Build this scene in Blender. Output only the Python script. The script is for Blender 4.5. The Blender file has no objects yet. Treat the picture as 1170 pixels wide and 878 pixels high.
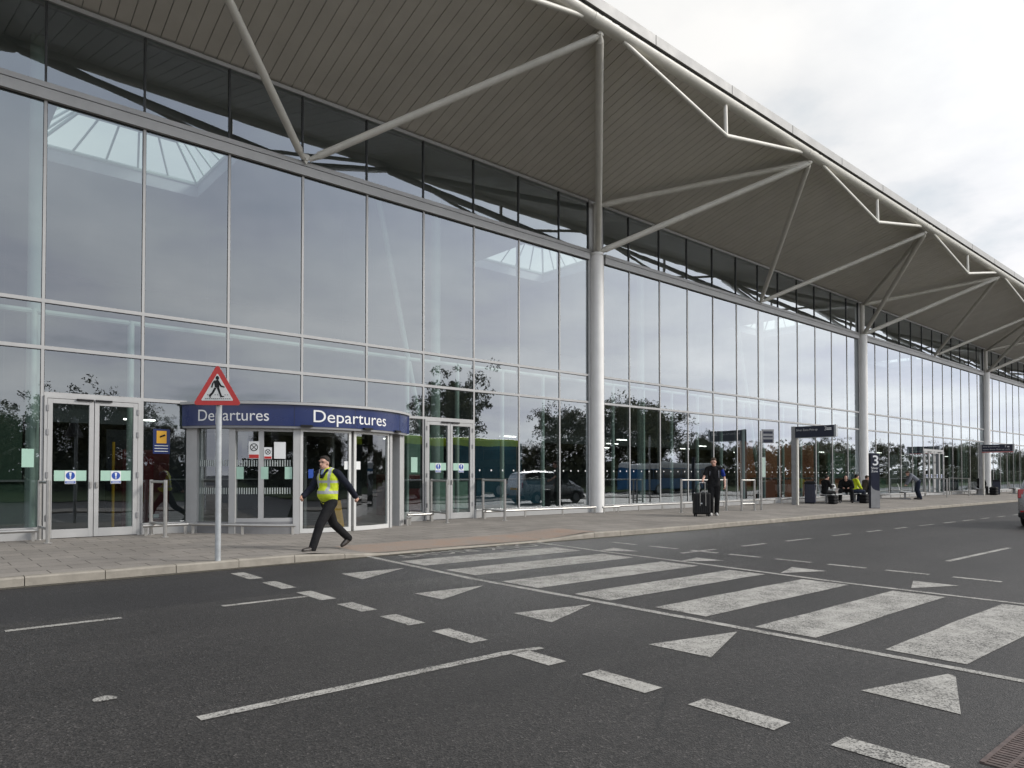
import bpy, bmesh, math, random
import numpy as np
from mathutils import Vector, Matrix, Quaternion
random.seed(7)
S = bpy.context.scene
COL = S.collection
PI = math.pi
R = math.radians

# ------------------------------------------------------------------ helpers
class MB:
    """collects shapes and links them as ONE mesh object"""
    def __init__(s): s.v=[]; s.f=[]; s.m=[]
    def add(s, vs, fs, m=0):
        b=len(s.v); s.v+=[tuple(v) for v in vs]
        for f in fs: s.f.append([b+i for i in f]); s.m.append(m)
        return s
    def quad(s,a,b,c,d,m=0): return s.add([a,b,c,d],[(0,1,2,3)],m)
    def box(s,x0,x1,y0,y1,z0,z1,m=0):
        vs=[(x0,y0,z0),(x1,y0,z0),(x1,y1,z0),(x0,y1,z0),(x0,y0,z1),(x1,y0,z1),(x1,y1,z1),(x0,y1,z1)]
        return s.add(vs,[(0,3,2,1),(4,5,6,7),(0,1,5,4),(1,2,6,5),(2,3,7,6),(3,0,4,7)],m)
    def obox(s,c,ax,ay,az,hx,hy,hz,m=0):
        c=Vector(c);ax=Vector(ax).normalized()*hx;ay=Vector(ay).normalized()*hy;az=Vector(az).normalized()*hz
        vs=[c-ax-ay-az,c+ax-ay-az,c+ax+ay-az,c-ax+ay-az,c-ax-ay+az,c+ax-ay+az,c+ax+ay+az,c-ax+ay+az]
        return s.add(vs,[(0,3,2,1),(4,5,6,7),(0,1,5,4),(1,2,6,5),(2,3,7,6),(3,0,4,7)],m)
    def tube(s,p0,p1,r0,r1=None,n=14,m=0,caps=True):
        p0=Vector(p0);p1=Vector(p1); r1=r0 if r1 is None else r1
        d=(p1-p0).normalized(); a=d.orthogonal().normalized(); b=d.cross(a)
        vs=[];
        for p,r in((p0,r0),(p1,r1)):
            for i in range(n):
                t=2*PI*i/n; vs.append(p+a*math.cos(t)*r+b*math.sin(t)*r)
        fs=[(i,(i+1)%n,n+(i+1)%n,n+i) for i in range(n)]
        if caps: fs+=[tuple(range(n-1,-1,-1)),tuple(range(n,2*n))]
        return s.add(vs,fs,m)
    def path(s,pts,r,n=10,m=0):
        for i in range(len(pts)-1): s.tube(pts[i],pts[i+1],r,n=n,m=m)
        for p in pts[1:-1]: s.ball(p,(r,r,r),n=8,m=m)
        return s
    def ball(s,c,r,n=12,m=0):
        c=Vector(c); vs=[];h=max(4,n//2)
        for j in range(1,h):
            ph=PI*j/h
            for i in range(n):
                t=2*PI*i/n; vs.append((c.x+r[0]*math.sin(ph)*math.cos(t),c.y+r[1]*math.sin(ph)*math.sin(t),c.z+r[2]*math.cos(ph)))
        fs=[]
        for j in range(h-2):
            for i in range(n):
                fs.append((j*n+i,(j+1)*n+i,(j+1)*n+(i+1)%n,j*n+(i+1)%n))
        T=len(vs); vs.append((c.x,c.y,c.z+r[2])); B=T+1; vs.append((c.x,c.y,c.z-r[2]))
        for i in range(n):
            fs.append((T,i,(i+1)%n)); fs.append((B,(h-2)*n+(i+1)%n,(h-2)*n+i))
        return s.add(vs,fs,m)
    def prism(s,poly,o,u,v,d,m=0):
        """polygon (2D, counter-clockwise) in frame o,u,v extruded by vector d"""
        o=Vector(o);u=Vector(u);v=Vector(v);d=Vector(d);n=len(poly)
        a=[o+u*p[0]+v*p[1] for p in poly]; b=[p+d for p in a]
        fs=[tuple(range(n)),tuple(range(2*n-1,n-1,-1))]
        fs+=[(i,n+i,n+(i+1)%n,(i+1)%n) for i in range(n)]
        return s.add(a+b,fs,m)
    def build(s,name,mats,parent=None,world=False,smooth=False,bevel=0.0):
        me=bpy.data.meshes.new(name)
        vs=s.v
        if world and parent is not None:
            l=parent.location; q=parent.parent
            off=Vector(l)
            while q is not None: off=off+q.location; q=q.parent
            vs=[(v[0]-off.x,v[1]-off.y,v[2]-off.z) for v in vs]
        me.from_pydata(vs,[],s.f)
        if not isinstance(mats,(list,tuple)): mats=[mats]
        for m in mats: me.materials.append(m)
        for p,mi in zip(me.polygons,s.m): p.material_index=mi
        bm=bmesh.new(); bm.from_mesh(me)
        bmesh.ops.recalc_face_normals(bm,faces=bm.faces[:]) if not getattr(s,'keep',False) else None
        bm.to_mesh(me); bm.free()
        if smooth:
            me.shade_smooth(); me.set_sharp_from_angle(angle=R(40))
        o=bpy.data.objects.new(name,me); COL.objects.link(o)
        if parent is not None: o.parent=parent
        if bevel>0:
            b=o.modifiers.new('bevel','BEVEL'); b.width=bevel; b.segments=2; b.limit_method='ANGLE'
        return o

def tag(o,label=None,cat=None,group=None,kind=None):
    if label: o['label']=label
    if cat: o['category']=cat
    if group: o['group']=group
    if kind: o['kind']=kind
    return o
def thing(name,label,cat,loc=(0,0,0),rz=0,group=None):
    o=bpy.data.objects.new(name,None); COL.objects.link(o); o.empty_display_size=.2
    o.location=loc; o.rotation_euler=(0,0,rz)
    return tag(o,label,cat,group)
def part(name,parent,loc=(0,0,0)):
    o=bpy.data.objects.new(name,None); COL.objects.link(o); o.parent=parent; o.location=loc; o.empty_display_size=.1
    return o
def struct(o): o['kind']='structure'; return o
def copy_tree(o,parent=None):
    c=o.copy(); COL.objects.link(c)
    if parent is not None: c.parent=parent
    for ch in list(o.children): copy_tree(ch,c)
    return c
def text_geo(s,size=1.0,align='LEFT',bold=0.0,res=6):
    cu=bpy.data.curves.new('lettering','FONT'); cu.body=s; cu.size=size; cu.align_x=align; cu.offset=bold; cu.resolution_u=res
    o=bpy.data.objects.new('lettering',cu); COL.objects.link(o)
    bpy.context.view_layer.update()
    dg=bpy.context.evaluated_depsgraph_get()
    me=bpy.data.meshes.new_from_object(o.evaluated_get(dg))
    vs=[tuple(v.co) for v in me.vertices]; fs=[tuple(p.vertices) for p in me.polygons]
    bpy.data.objects.remove(o); bpy.data.meshes.remove(me); bpy.data.curves.remove(cu)
    return vs,fs
def add_text(mb,s,o,u,v,height,m=0,width=None,anchor='l',bold=0.0):
    """flat letters in the plane o,u,v ; cap height = height ; optional total width"""
    vs,fs=text_geo(s,1.0,'LEFT',bold)
    xs=[p[0] for p in vs]; x0,x1=min(xs),max(xs); k=height/0.69
    kx=k if width is None else width/(x1-x0)
    w=(x1-x0)*kx; sh={'l':0,'c':-w/2,'r':-w}[anchor]
    o=Vector(o);u=Vector(u);v=Vector(v)
    mb.add([o+u*((p[0]-x0)*kx+sh)+v*(p[1]*k) for p in vs],fs,m)

# ------------------------------------------------------------------ materials
MATS={}
def nodes(name):
    m=bpy.data.materials.new(name); m.use_nodes=True; nt=m.node_tree; nt.nodes.clear()
    out=nt.nodes.new('ShaderNodeOutputMaterial'); b=nt.nodes.new('ShaderNodeBsdfPrincipled')
    nt.links.new(b.outputs[0],out.inputs[0]); MATS[name]=m
    return m,nt,b,out
def N(nt,t,**k):
    n=nt.nodes.new(t)
    for a,v in k.items(): setattr(n,a,v)
    return n
def L(nt,a,b): nt.links.new(a,b)
def ocoord(nt,scale=(1,1,1)):
    tc=N(nt,'ShaderNodeTexCoord'); mp=N(nt,'ShaderNodeMapping'); mp.inputs['Scale'].default_value=scale
    L(nt,tc.outputs['Object'],mp.inputs[0]); return mp.outputs[0]
def noise(nt,vec,scale,detail=4,rough=.55):
    n=N(nt,'ShaderNodeTexNoise'); n.inputs['Scale'].default_value=scale; n.inputs['Detail'].default_value=detail; n.inputs['Roughness'].default_value=rough
    if vec is not None: L(nt,vec,n.inputs['Vector'])
    return n.outputs['Fac']
def ramp(nt,fac,stops,interp='LINEAR'):
    r=N(nt,'ShaderNodeValToRGB'); r.color_ramp.interpolation=interp
    e=r.color_ramp.elements
    while len(e)<len(stops): e.new(.5)
    for i,(p,c) in enumerate(stops):
        e[i].position=p; e[i].color=(c,c,c,1) if isinstance(c,(int,float)) else (*c,1)
    L(nt,fac,r.inputs[0]); return r.outputs[0]
def mix(nt,fac,a,b,mode='MIX'):
    m=N(nt,'ShaderNodeMix',data_type='RGBA',blend_type=mode)
    for s,v in((m.inputs[0],fac),(m.inputs[6],a),(m.inputs[7],b)):
        if isinstance(v,(int,float)): s.default_value=v
        elif isinstance(v,tuple): s.default_value=(*v,1)
        else: L(nt,v,s)
    return m.outputs[2]
def math_(nt,op,a,b=None,c=None):
    m=N(nt,'ShaderNodeMath',operation=op)
    for i,v in enumerate((a,b,c)):
        if v is None: continue
        if isinstance(v,(int,float)): m.inputs[i].default_value=v
        else: L(nt,v,m.inputs[i])
    return m.outputs[0]
def bump(nt,h,b,strength=.3,dist=.01):
    n=N(nt,'ShaderNodeBump'); n.inputs['Strength'].default_value=strength; n.inputs['Distance'].default_value=dist
    L(nt,h,n.inputs['Height']); L(nt,n.outputs[0],b.inputs['Normal'])
def plain(name,col,rough=.5,metal=0.0,var=.12,scale=6,spec=.5,bmp=0,emit=None):
    """a paint/plastic/cloth colour with slight uneven dirt"""
    if name in MATS: return MATS[name]
    m,nt,b,out=nodes(name)
    v=ocoord(nt); f=noise(nt,v,scale,5,.6)
    dk=tuple(c*(1-var) for c in col); lt=tuple(min(1,c*(1+var)) for c in col)
    L(nt,ramp(nt,f,[(.3,dk),(.7,lt)]),b.inputs['Base Color'])
    b.inputs['Roughness'].default_value=rough; b.inputs['Metallic'].default_value=metal
    b.inputs['Specular IOR Level'].default_value=spec
    L(nt,ramp(nt,noise(nt,v,scale*2.3,3),[(.3,rough*.85),(.7,min(1,rough*1.15))]),b.inputs['Roughness'])
    if bmp: bump(nt,noise(nt,v,60,3),b,bmp,.01)
    if emit: b.inputs['Emission Color'].default_value=(*col,1); b.inputs['Emission Strength'].default_value=emit
    return m
# asphalt --------------------------------------------------------
def make_asphalt(name,base,patch):
    m,nt,b,out=nodes(name); v=ocoord(nt)
    vo=N(nt,'ShaderNodeTexVoronoi'); vo.inputs['Scale'].default_value=92; L(nt,v,vo.inputs['Vector'])
    fine=noise(nt,v,240,2,.6)
    sp=ramp(nt,vo.outputs['Color'],[(.12,tuple(c*.35 for c in base)),(.55,base),(.84,tuple(c*1.7 for c in base)),(.95,tuple(c*3.6 for c in base))])
    big=noise(nt,v,.35,5,.6)
    c=mix(nt,1.0,sp,ramp(nt,big,[(.25,.74),(.75,1.22)]),'MULTIPLY')
    mid=noise(nt,ocoord(nt,(.5,2.2,1)),1.6,4,.6)
    c=mix(nt,1.0,c,ramp(nt,mid,[(.3,.88),(.7,1.12)]),'MULTIPLY')
    if patch:   # a darker resurfaced strip near the kerb, with a ragged edge
        sx=N(nt,'ShaderNodeSeparateXYZ'); L(nt,v,sx.inputs[0])
        e=math_(nt,'ADD',sx.outputs[1],math_(nt,'MULTIPLY',noise(nt,v,1.1,5),.5))
        left=math_(nt,'LESS_THAN',sx.outputs[0],6.0)
        w=N(nt,'ShaderNodeMapRange'); w.inputs[1].default_value=8.35; w.inputs[2].default_value=8.47; L(nt,e,w.inputs[0])
        near=math_(nt,'MULTIPLY',w.outputs[0],left)
        c=mix(nt,near,c,mix(nt,1.0,c,(.66,.66,.70),'MULTIPLY'))
    # faint wheel paths and a few hairline cracks
    sw=N(nt,'ShaderNodeSeparateXYZ'); L(nt,v,sw.inputs[0])
    wp=math_(nt,'SINE',math_(nt,'MULTIPLY',math_(nt,'ADD',sw.outputs[1],math_(nt,'MULTIPLY',noise(nt,v,.3,2),.5)),3.49))
    c=mix(nt,1.0,c,ramp(nt,math_(nt,'ADD',math_(nt,'MULTIPLY',wp,.5),.5),[(0.0,1.05),(1.0,.93)]),'MULTIPLY')
    vc=N(nt,'ShaderNodeTexVoronoi',feature='DISTANCE_TO_EDGE'); vc.inputs['Scale'].default_value=.23
    dv=N(nt,'ShaderNodeVectorMath',operation='ADD'); nn=N(nt,'ShaderNodeTexNoise'); nn.inputs['Scale'].default_value=1.7; nn.inputs['Detail'].default_value=6; L(nt,v,nn.inputs['Vector']); L(nt,v,dv.inputs[0]); L(nt,nn.outputs['Color'],dv.inputs[1]); L(nt,dv.outputs[0],vc.inputs['Vector'])
    crk=math_(nt,'MULTIPLY',ramp(nt,vc.outputs['Distance'],[(.0018,1.0),(.0042,0.0)]),ramp(nt,noise(nt,v,.28,3),[(.50,0.0),(.58,.75)]))
    c=mix(nt,crk,c,(.010,.010,.010))
    # old oil drips and pale scuffs
    st=noise(nt,v,2.7,3,.7); c=mix(nt,ramp(nt,st,[(.68,0.0),(.8,.35)]),c,(.018,.018,.019))
    vd=N(nt,'ShaderNodeTexVoronoi'); vd.inputs['Scale'].default_value=2.3; L(nt,v,vd.inputs['Vector'])
    c=mix(nt,ramp(nt,vd.outputs['Distance'],[(.012,.7),(.024,0.0)]),c,(.3,.29,.27))
    L(nt,c,b.inputs['Base Color'])
    b.inputs['Roughness'].default_value=.58; b.inputs['Specular IOR Level'].default_value=.5
    h=math_(nt,'ADD',vo.outputs['Distance'],math_(nt,'MULTIPLY',fine,.5)); bump(nt,h,b,.55,.008)
    return m
ASPH=make_asphalt('asphalt',(.0315,.029,.0272),True)
def make_paint():
    m,nt,b,out=nodes('road_paint'); v=ocoord(nt)
    vo=N(nt,'ShaderNodeTexVoronoi'); vo.inputs['Scale'].default_value=95; L(nt,v,vo.inputs['Vector'])
    wear=noise(nt,v,2.2,6,.75); worn=noise(nt,v,38,4,.7)
    w=math_(nt,'ADD',math_(nt,'MULTIPLY',wear,.85),math_(nt,'MULTIPLY',worn,.65))
    f=ramp(nt,w,[(.50,0.0),(.68,.34),(.84,.95)])
    sp=ramp(nt,vo.outputs['Color'],[(.5,0.0),(.62,1.0)])
    f2=math_(nt,'MULTIPLY',f,math_(nt,'ADD',math_(nt,'MULTIPLY',sp,.65),.35))
    pc=ramp(nt,noise(nt,v,5,5,.7),[(.3,(.36,.35,.32)),(.7,(.52,.505,.47))])
    L(nt,mix(nt,f2,pc,(.06,.058,.055)),b.inputs['Base Color']); b.inputs['Roughness'].default_value=.7
    b.inputs['Specular IOR Level'].default_value=.3
    bump(nt,vo.outputs['Distance'],b,.35,.006); return m
PAINT=make_paint()
def make_slabs():
    m,nt,b,out=nodes('paving_slabs'); v=ocoord(nt)
    br=N(nt,'ShaderNodeTexBrick'); L(nt,v,br.inputs['Vector'])
    br.inputs['Color1'].default_value=(.285,.262,.235,1); br.inputs['Color2'].default_value=(.243,.225,.204,1); br.inputs['Mortar'].default_value=(.085,.075,.066,1)
    br.inputs['Scale'].default_value=1.0; br.inputs['Brick Width'].default_value=.6; br.inputs['Row Height'].default_value=.45; br.inputs['Mortar Size'].default_value=.008
    br.inputs['Mortar Smooth'].default_value=.2
    c=mix(nt,1.0,br.outputs['Color'],ramp(nt,noise(nt,v,.55,5,.65),[(.25,.76),(.75,1.2)]),'MULTIPLY')
    c=mix(nt,1.0,c,ramp(nt,noise(nt,v,45,3,.7),[(.3,.85),(.7,1.15)]),'MULTIPLY')
    c=mix(nt,ramp(nt,noise(nt,v,5,3,.6),[(.66,0.0),(.74,.35)]),c,(.09,.08,.072))
    L(nt,c,b.inputs['Base Color']); b.inputs['Roughness'].default_value=.85; b.inputs['Specular IOR Level'].default_value=.25
    bump(nt,math_(nt,'SUBTRACT',noise(nt,v,70,3),br.outputs['Fac']),b,.35,.006); return m
SLABS=make_slabs()
def make_blister():
    m,nt,b,out=nodes('tactile_paving'); v=ocoord(nt)
    c=ramp(nt,noise(nt,v,1.4,5,.65),[(.3,(.27,.235,.205)),(.55,(.30,.235,.19)),(.75,(.33,.215,.155))])
    c=mix(nt,1.0,c,ramp(nt,noise(nt,v,30,3,.7),[(.3,.8),(.7,1.15)]),'MULTIPLY')
    vo=N(nt,'ShaderNodeTexVoronoi'); vo.inputs['Scale'].default_value=15; vo.inputs['Randomness'].default_value=0; L(nt,v,vo.inputs['Vector'])
    L(nt,c,b.inputs['Base Color']); b.inputs['Roughness'].default_value=.8
    bump(nt,ramp(nt,vo.outputs['Distance'],[(.25,1.0),(.4,0.0)]),b,.6,.008); return m
BLISTER=make_blister()
KERB=plain('kerb_stone',(.30,.275,.235),.85,0,.2,4,.2,.3)
GRASS=plain('grass',(.055,.075,.03),.9,0,.35,3,.2,.5)
FRAME=plain('aluminium_frame',(.41,.41,.405),.42,0,.06,3)
GASKET=plain('black_gasket',(.012,.013,.014),.5)
DARKM=plain('dark_mullion',(.02,.022,.022),.4)
STEEL=plain('painted_steel',(.64,.62,.56),.45,0,.07,3)
WHITECOL=plain('white_column',(.80,.79,.765),.45,0,.05,2)
SOFFIT=plain('soffit_board',(.62,.59,.53),.55,0,.06,1.2)
ROOFM=plain('roof_sheet',(.35,.35,.34),.6,0,.1,1)
FASCIA=plain('fascia_panel',(.36,.355,.345),.55,0,.025,.5)
SHADOWGAP=plain('dark_void',(.02,.02,.02),.9)
BENCHM=plain('perforated_steel',(.50,.51,.51),.45,.2,.08,20)
STAIN=plain('brushed_steel',(.46,.45,.43),.34,.75,.08,8)
GALV=plain('galvanised_steel',(.44,.46,.47),.5,.35,.12,9)
NAVY=plain('navy_panel',(.0115,.0245,.105),.25,0,.06,2)
NAVYDK=plain('dark_navy_panel',(.010,.013,.032),.35,0,.08,3)
WHITE=plain('white_lettering',(.78,.78,.78),.5,0,.03,3)
WHITEP=plain('white_paper',(.72,.73,.72),.6,0,.04,3)
RED=plain('red_reflective',(.50,.025,.022),.35,0,.08,4)
SIGNWH=plain('sign_white',(.66,.66,.63),.4,0,.05,5)
BLACK=plain('black_plastic',(.008,.008,.009),.55,0,.2,8,.3)
BLUE=plain('mandatory_blue',(.02,.07,.34),.4)
YELLOW=plain('safety_yellow',(.62,.33,.02),.45,0,.08,5)
MINT=plain('mint_sticker',(.36,.55,.45),.5,0,.05,4)
MINTST=plain('hall_steelwork',(.52,.60,.55),.5,0,.05,2)
GREY=plain('grey_panel',(.23,.23,.235),.5,0,.1,4)
MAROON=plain('maroon_cabinet',(.13,.016,.02),.4,0,.15,3)
HALLF=plain('hall_floor_tiles',(.09,.088,.085),.35,0,.1,2)
HALLW=plain('hall_wall',(.20,.21,.215),.7,0,.15,.4)
CEIL=plain('hall_ceiling',(.36,.37,.40),.7,0,.06,.3)
TYRE=plain('tyre_rubber',(.013,.013,.014),.8)
LAMP=plain('ceiling_lamp',(1.0,.97,.9),.5,0,0,1,.5,0,6.0)

def glass_mat(name,r0,tint,refl=(.95,.97,1.0),wav=.0,coat=False):
    m=bpy.data.materials.new(name); m.use_nodes=True; nt=m.node_tree; nt.nodes.clear(); MATS[name]=m
    out=N(nt,'ShaderNodeOutputMaterial'); mx=N(nt,'ShaderNodeMixShader'); t=N(nt,'ShaderNodeBsdfTransparent'); g=N(nt,'ShaderNodeBsdfGlossy')
    t.inputs[0].default_value=(*tint,1); g.inputs[0].default_value=(*refl,1); g.inputs['Roughness'].default_value=.0
    lw=N(nt,'ShaderNodeLayerWeight'); lw.inputs['Blend'].default_value=.5
    f=math_(nt,'POWER',lw.outputs['Facing'],1.3 if coat else 4.0)
    f=math_(nt,'ADD',math_(nt,'MULTIPLY',f,.66 if coat else 1-r0),r0)
    # faint rain marks and dust
    v=ocoord(nt); d=noise(nt,ocoord(nt,(1,1,.35)),3.5,6,.7)
    f=math_(nt,'MULTIPLY',f,ramp(nt,d,[(.25,.98),(.75,1.02)]))
    L(nt,f,mx.inputs[0]); L(nt,t.outputs[0],mx.inputs[1]); L(nt,g.outputs[0],mx.inputs[2]); L(nt,mx.outputs[0],out.inputs[0])
    if wav>0:
        bp=N(nt,'ShaderNodeBump'); bp.inputs['Strength'].default_value=1.0; bp.inputs['Distance'].default_value=wav
        L(nt,noise(nt,v,.55,2,.5),bp.inputs['Height']); L(nt,bp.outputs[0],g.inputs['Normal'])
    return m
GLASS=glass_mat('curtain_wall_glass',.17,(.60,.68,.66),(.88,.94,1.0),.004,True)
GLASSC=glass_mat('clear_glass',.09,(.80,.86,.84))
CARGL=glass_mat('tinted_car_glass',.10,(.12,.13,.14))
# ------------------------------------------------------------------ terrain heights
KP=[(-200,5.8),(-60,9.3),(0,10.65),(8,10.95),(16,10.92),(24,11.25),(35,11.6),(48,11.9),(120,13.0),(400,14.5)]
KX=[p[0] for p in KP]; KY=[p[1] for p in KP]
def ky(x): return float(np.interp(x,KX,KY))
def gz(x,y): return -.0033*max(-60,min(x,120))+.0067*max(-30,min(y,18))
def kh(x): return float(np.interp(x,[5.2,6.3,10.6,11.8],[.12,.03,.03,.12]))
def pz(x,y):
    k=ky(x); t=max(0,min(1,(y-k)/(16.6-k))); return (gz(x,k)+kh(x))*(1-t)+.2*t
# ------------------------------------------------------------------ ground, pavement, kerb
def frange(a,b,s):
    r=[];x=a
    while x<b-1e-6: r.append(x); x+=s
    return r+[b]
mb=MB(); xs=[-3000,-600,-200,-100,-60]+frange(-50,110,10)+[120,200,400,900,3000]; ys=[-3000,-600,-200,-80,-30]+frange(-24,16,8)+[18,40,120,600,3000]
idx={}
for i,x in enumerate(xs):
    for j,y in enumerate(ys): mb.v.append((x,y,gz(x,y)))
for i in range(len(xs)-1):
    for j in range(len(ys)-1):
        a=i*len(ys)+j; mb.f.append([a,a+len(ys),a+len(ys)+1,a+1]); mb.m.append(0)
struct(mb.build('road',ASPH))
mb=MB(); px_=frange(-60,5,2.5)+frange(5.2,12,.4)+frange(14,120,2.5)
T=[0,.25,.5,.75,1]
for x in px_:
    k=ky(x)+.145
    for t in T:
        y=k+(17.0-k)*t; mb.v.append((x,y,pz(x,y)-.002))
for i in range(len(px_)-1):
    for j in range(4):
        a=i*5+j; mb.f.append([a,a+5,a+6,a+1]); mb.m.append(0)
struct(mb.build('pavement',SLABS))
mb=MB(); x=-60.0
while x<110:
    dx=.9; x1=x+dx-.010
    def kp(xx,o,z): return (xx,ky(xx)+o,z)
    j=random.uniform(-.004,.004); j2=random.uniform(-.004,.004)
    z0,z1=gz(x,ky(x))+kh(x)+j,gz(x1,ky(x1))+kh(x1)+j; zb=-.6; b=.02
    vs=[kp(x,j2,zb),kp(x1,j2,zb),kp(x1,j2,z1-b),kp(x1,b+j2,z1),kp(x1,.145,z1),kp(x1,.145,zb),kp(x,j2,z0-b),kp(x,b+j2,z0),kp(x,.145,z0),kp(x,.145,zb)]
    mb.add(vs,[(0,1,2,6),(6,2,3,7),(7,3,4,8),(8,4,5,9),(0,6,7,8,9),(1,5,4,3,2)])
    x+=dx
struct(mb.build('kerb',KERB))
# tactile paving at the crossing
mb=MB()
tx=frange(6.2,12.2,.4)
for x in tx:
    k=ky(x)+.16
    for q in (0,.5,1): 
        y=k+q*1.25; mb.v.append((x,y,pz(x,y)+.004))
for i in range(len(tx)-1):
    for j in range(2): a=i*3+j; mb.f.append([a,a+3,a+4,a+1]); mb.m.append(0)
struct(mb.build('tactile_paving',BLISTER))
# grit and dirt collected along the kerb foot
GRIT=plain('gutter_grit',(.085,.078,.066),.95,0,.5,30,.1,.5)
mb=MB()
gx=frange(-30,60,1.5)
for x in gx:
    for o,dz in((-.16,.003),(-.002,.003)):
        y=ky(x)+o+random.uniform(-.04,.03)*(o<-.1); mb.v.append((x,y,gz(x,y)+dz))
for i in range(len(gx)-1): a=2*i; mb.f.append([a,a+2,a+3,a+1]); mb.m.append(0)
struct(mb.build('gutter',GRIT))
# near island: channel drain, kerb, paving (the camera stands at its edge)
DRAIN=plain('rusty_grating',(.105,.078,.071),.65,.2,.4,14)
mb=MB()
x=4.15
while x<30:
    z=gz(x,1.1)+.004; x1=x+1.0
    mb.box(x,x1-.004,.925,.948,z-.1,z+.008); mb.box(x,x1-.004,1.142,1.165,z-.1,z+.008); mb.box(x,x1-.004,1.035,1.055,z-.05,z+.006)
    xx=x
    while xx<x1 and x<14: mb.box(xx,xx+.024,.948,1.142,z-.05,z+.004); xx+=.038
    mb.box(x,x1,.948,1.142,z-.14,z-.012,1); x=x1
struct(mb.build('channel_drain',[DRAIN,SHADOWGAP]))
mb=MB(); x=4.3
while x<110:
    z=gz(x,.9); mb.box(x,x+.905,.76,.915,z-.3,z+.05); x+=.915
struct(mb.build('island_kerb',KERB))
mb=MB()
for a,b in zip(frange(4.3,110,5)[:-1],frange(4.3,110,5)[1:]):
    mb.quad((a,-3,gz(a,-3)+.05),(b,-3,gz(b,-3)+.05),(b,.76,gz(b,.76)+.05),(a,.76,gz(a,.76)+.05))
struct(mb.build('island_paving',SLABS))
# grass bank behind the car-park road (seen mirrored in the glass)
mb=MB(); gx=frange(-80,420,20)
for x in gx:
    for y,h in((-15,.05),(-18,.5),(-26,1.3),(-60,1.8)): mb.v.append((x,y,gz(x,y)+h))
for i in range(len(gx)-1):
    for j in range(3): a=i*4+j; mb.f.append([a,a+4,a+5,a+1]); mb.m.append(0)
struct(mb.build('grass_bank',GRASS))
# ------------------------------------------------------------------ painted markings
def marking(name,polys):
    mb=MB()
    for p in polys: mb.add([(x,y,gz(x,y)+.004) for x,y in p],[tuple(range(len(p)))])
    return struct(mb.build(name,PAINT))
def rect(x0,x1,y0,y1): return [(x0,y0),(x1,y0),(x1,y1),(x0,y1)]
for y0,y1,xa,xb in ((9.25,9.97,6.22,9.78),(7.92,8.65,6.2,9.7),(6.56,7.27,6.13,9.64),(5.40,5.97,6.18,9.6),(4.17,4.82,6.25,9.56),(3.0,3.59,6.2,9.52),(1.82,2.43,6.24,9.53),(.55,1.15,6.24,9.5)):
    n=6; p=[(xa+(xb-xa)*i/n,y0+random.uniform(-.012,.012)) for i in range(n+1)]+[(xb-(xb-xa)*i/n,y1+random.uniform(-.012,.012)) for i in range(n+1)]
    marking('zebra_stripe',[p])
marking('crossing_edge_line',[[(6.0,1.0),(6.09,1.0),(6.1,4.1),(6.02,7.74),(6.2,11.0),(6.1,11.0),(5.92,7.74),(5.99,4.1)]])
marking('crossing_edge_line',[[(9.68,1.0),(9.77,1.0),(9.75,4.2),(9.95,6.74),(10.04,8.75),(10.26,10.9),(10.16,10.9),(9.94,8.75),(9.84,6.74),(9.64,4.2)]])
for i,(y1,y0) in enumerate([(10.24,9.52),(9.16,8.49),(8.14,7.47),(7.14,6.59),(6.26,5.72),(5.38,4.79),(4.33,3.86),(3.54,2.97),(2.65,2.07),(1.76,1.24)]):
    x=3.57+.025*i; marking('give_way_dash',[[(x,y0),(x+.19,y0),(x+.19,y1),(x,y1)]])
for t in ([(4.79,9.24),(4.76,8.58),(5.81,9.2)],[(4.69,7.19),(4.72,6.65),(5.71,7.14)],[(4.83,5.54),(4.82,4.96),(5.83,5.37)],[(4.84,3.8),(4.88,3.21),(5.87,3.58)],[(4.92,2.07),(4.9,1.47),(5.8,1.77),(5.83,1.83)],
    [(9.89,7.11),(10.58,6.68),(10.56,7.23)],[(9.88,5.31),(10.67,4.98),(10.68,5.54)],[(9.92,3.53),(10.66,3.2),(10.65,3.76)],[(10.02,9.04),(10.55,8.5),(10.67,9.22)]):
    marking('give_way_triangle',[t])
for y0,y1 in((9.97,9.35),(9.0,8.32),(8.01,7.42),(7.18,6.56),(6.27,5.64),(5.35,4.75),(4.46,3.85),(3.54,2.94),(2.6,2.0),(1.7,1.2)):
    marking('give_way_dash',[rect(11.46,11.58,y1,y0)])
for x0,x1 in((-3.2,-2.2),(-1.2,-.25),(.73,1.67),(2.64,3.6)): marking('lane_dash',[rect(x0,x1,7.76,7.85)])
for x0,x1 in((10.95,12.05),(13.03,13.94),(14.83,15.95),(17.07,18.06),(19.05,19.95),(20.83,21.7),(22.67,23.8),(24.7,25.75),(26.5,27.6),(28.4,29.3),(30.25,31.2),(32.2,33.2),(34.2,35.2),(36.2,37.2),(38.2,39.2),(40.2,41.2),(42.2,43.2),(44.2,45.2)):
    marking('lane_dash',[rect(x0,x1,7.77,7.87)])
marking('lane_line',[[(1.34,4.30),(3.72,4.30),(4.06,4.26),(4.06,4.33),(3.72,4.40),(1.34,4.39)]])
marking('lane_line',[[(-6,4.30),(-2.6,4.30),(-2.6,4.39),(-6,4.39)]])
for x in (13.6,21.5,29.5,37.5): marking('lane_line',[rect(x,x+3.6,4.2,4.30)])
mb=MB(); add_text(mb,'LOOK RIGHT',(10.05,10.80,gz(8,10.5)+.006),(-1,0,0),(0,-1,.0),.50,0,3.55); 
struct(mb.build('road_lettering',PAINT))
mb=MB(); v=[(1.0+.09*math.cos(a)*random.uniform(.6,1.1),5.1+.07*math.sin(a)*random.uniform(.6,1.1)) for a in [i*.7 for i in range(9)]]
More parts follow.
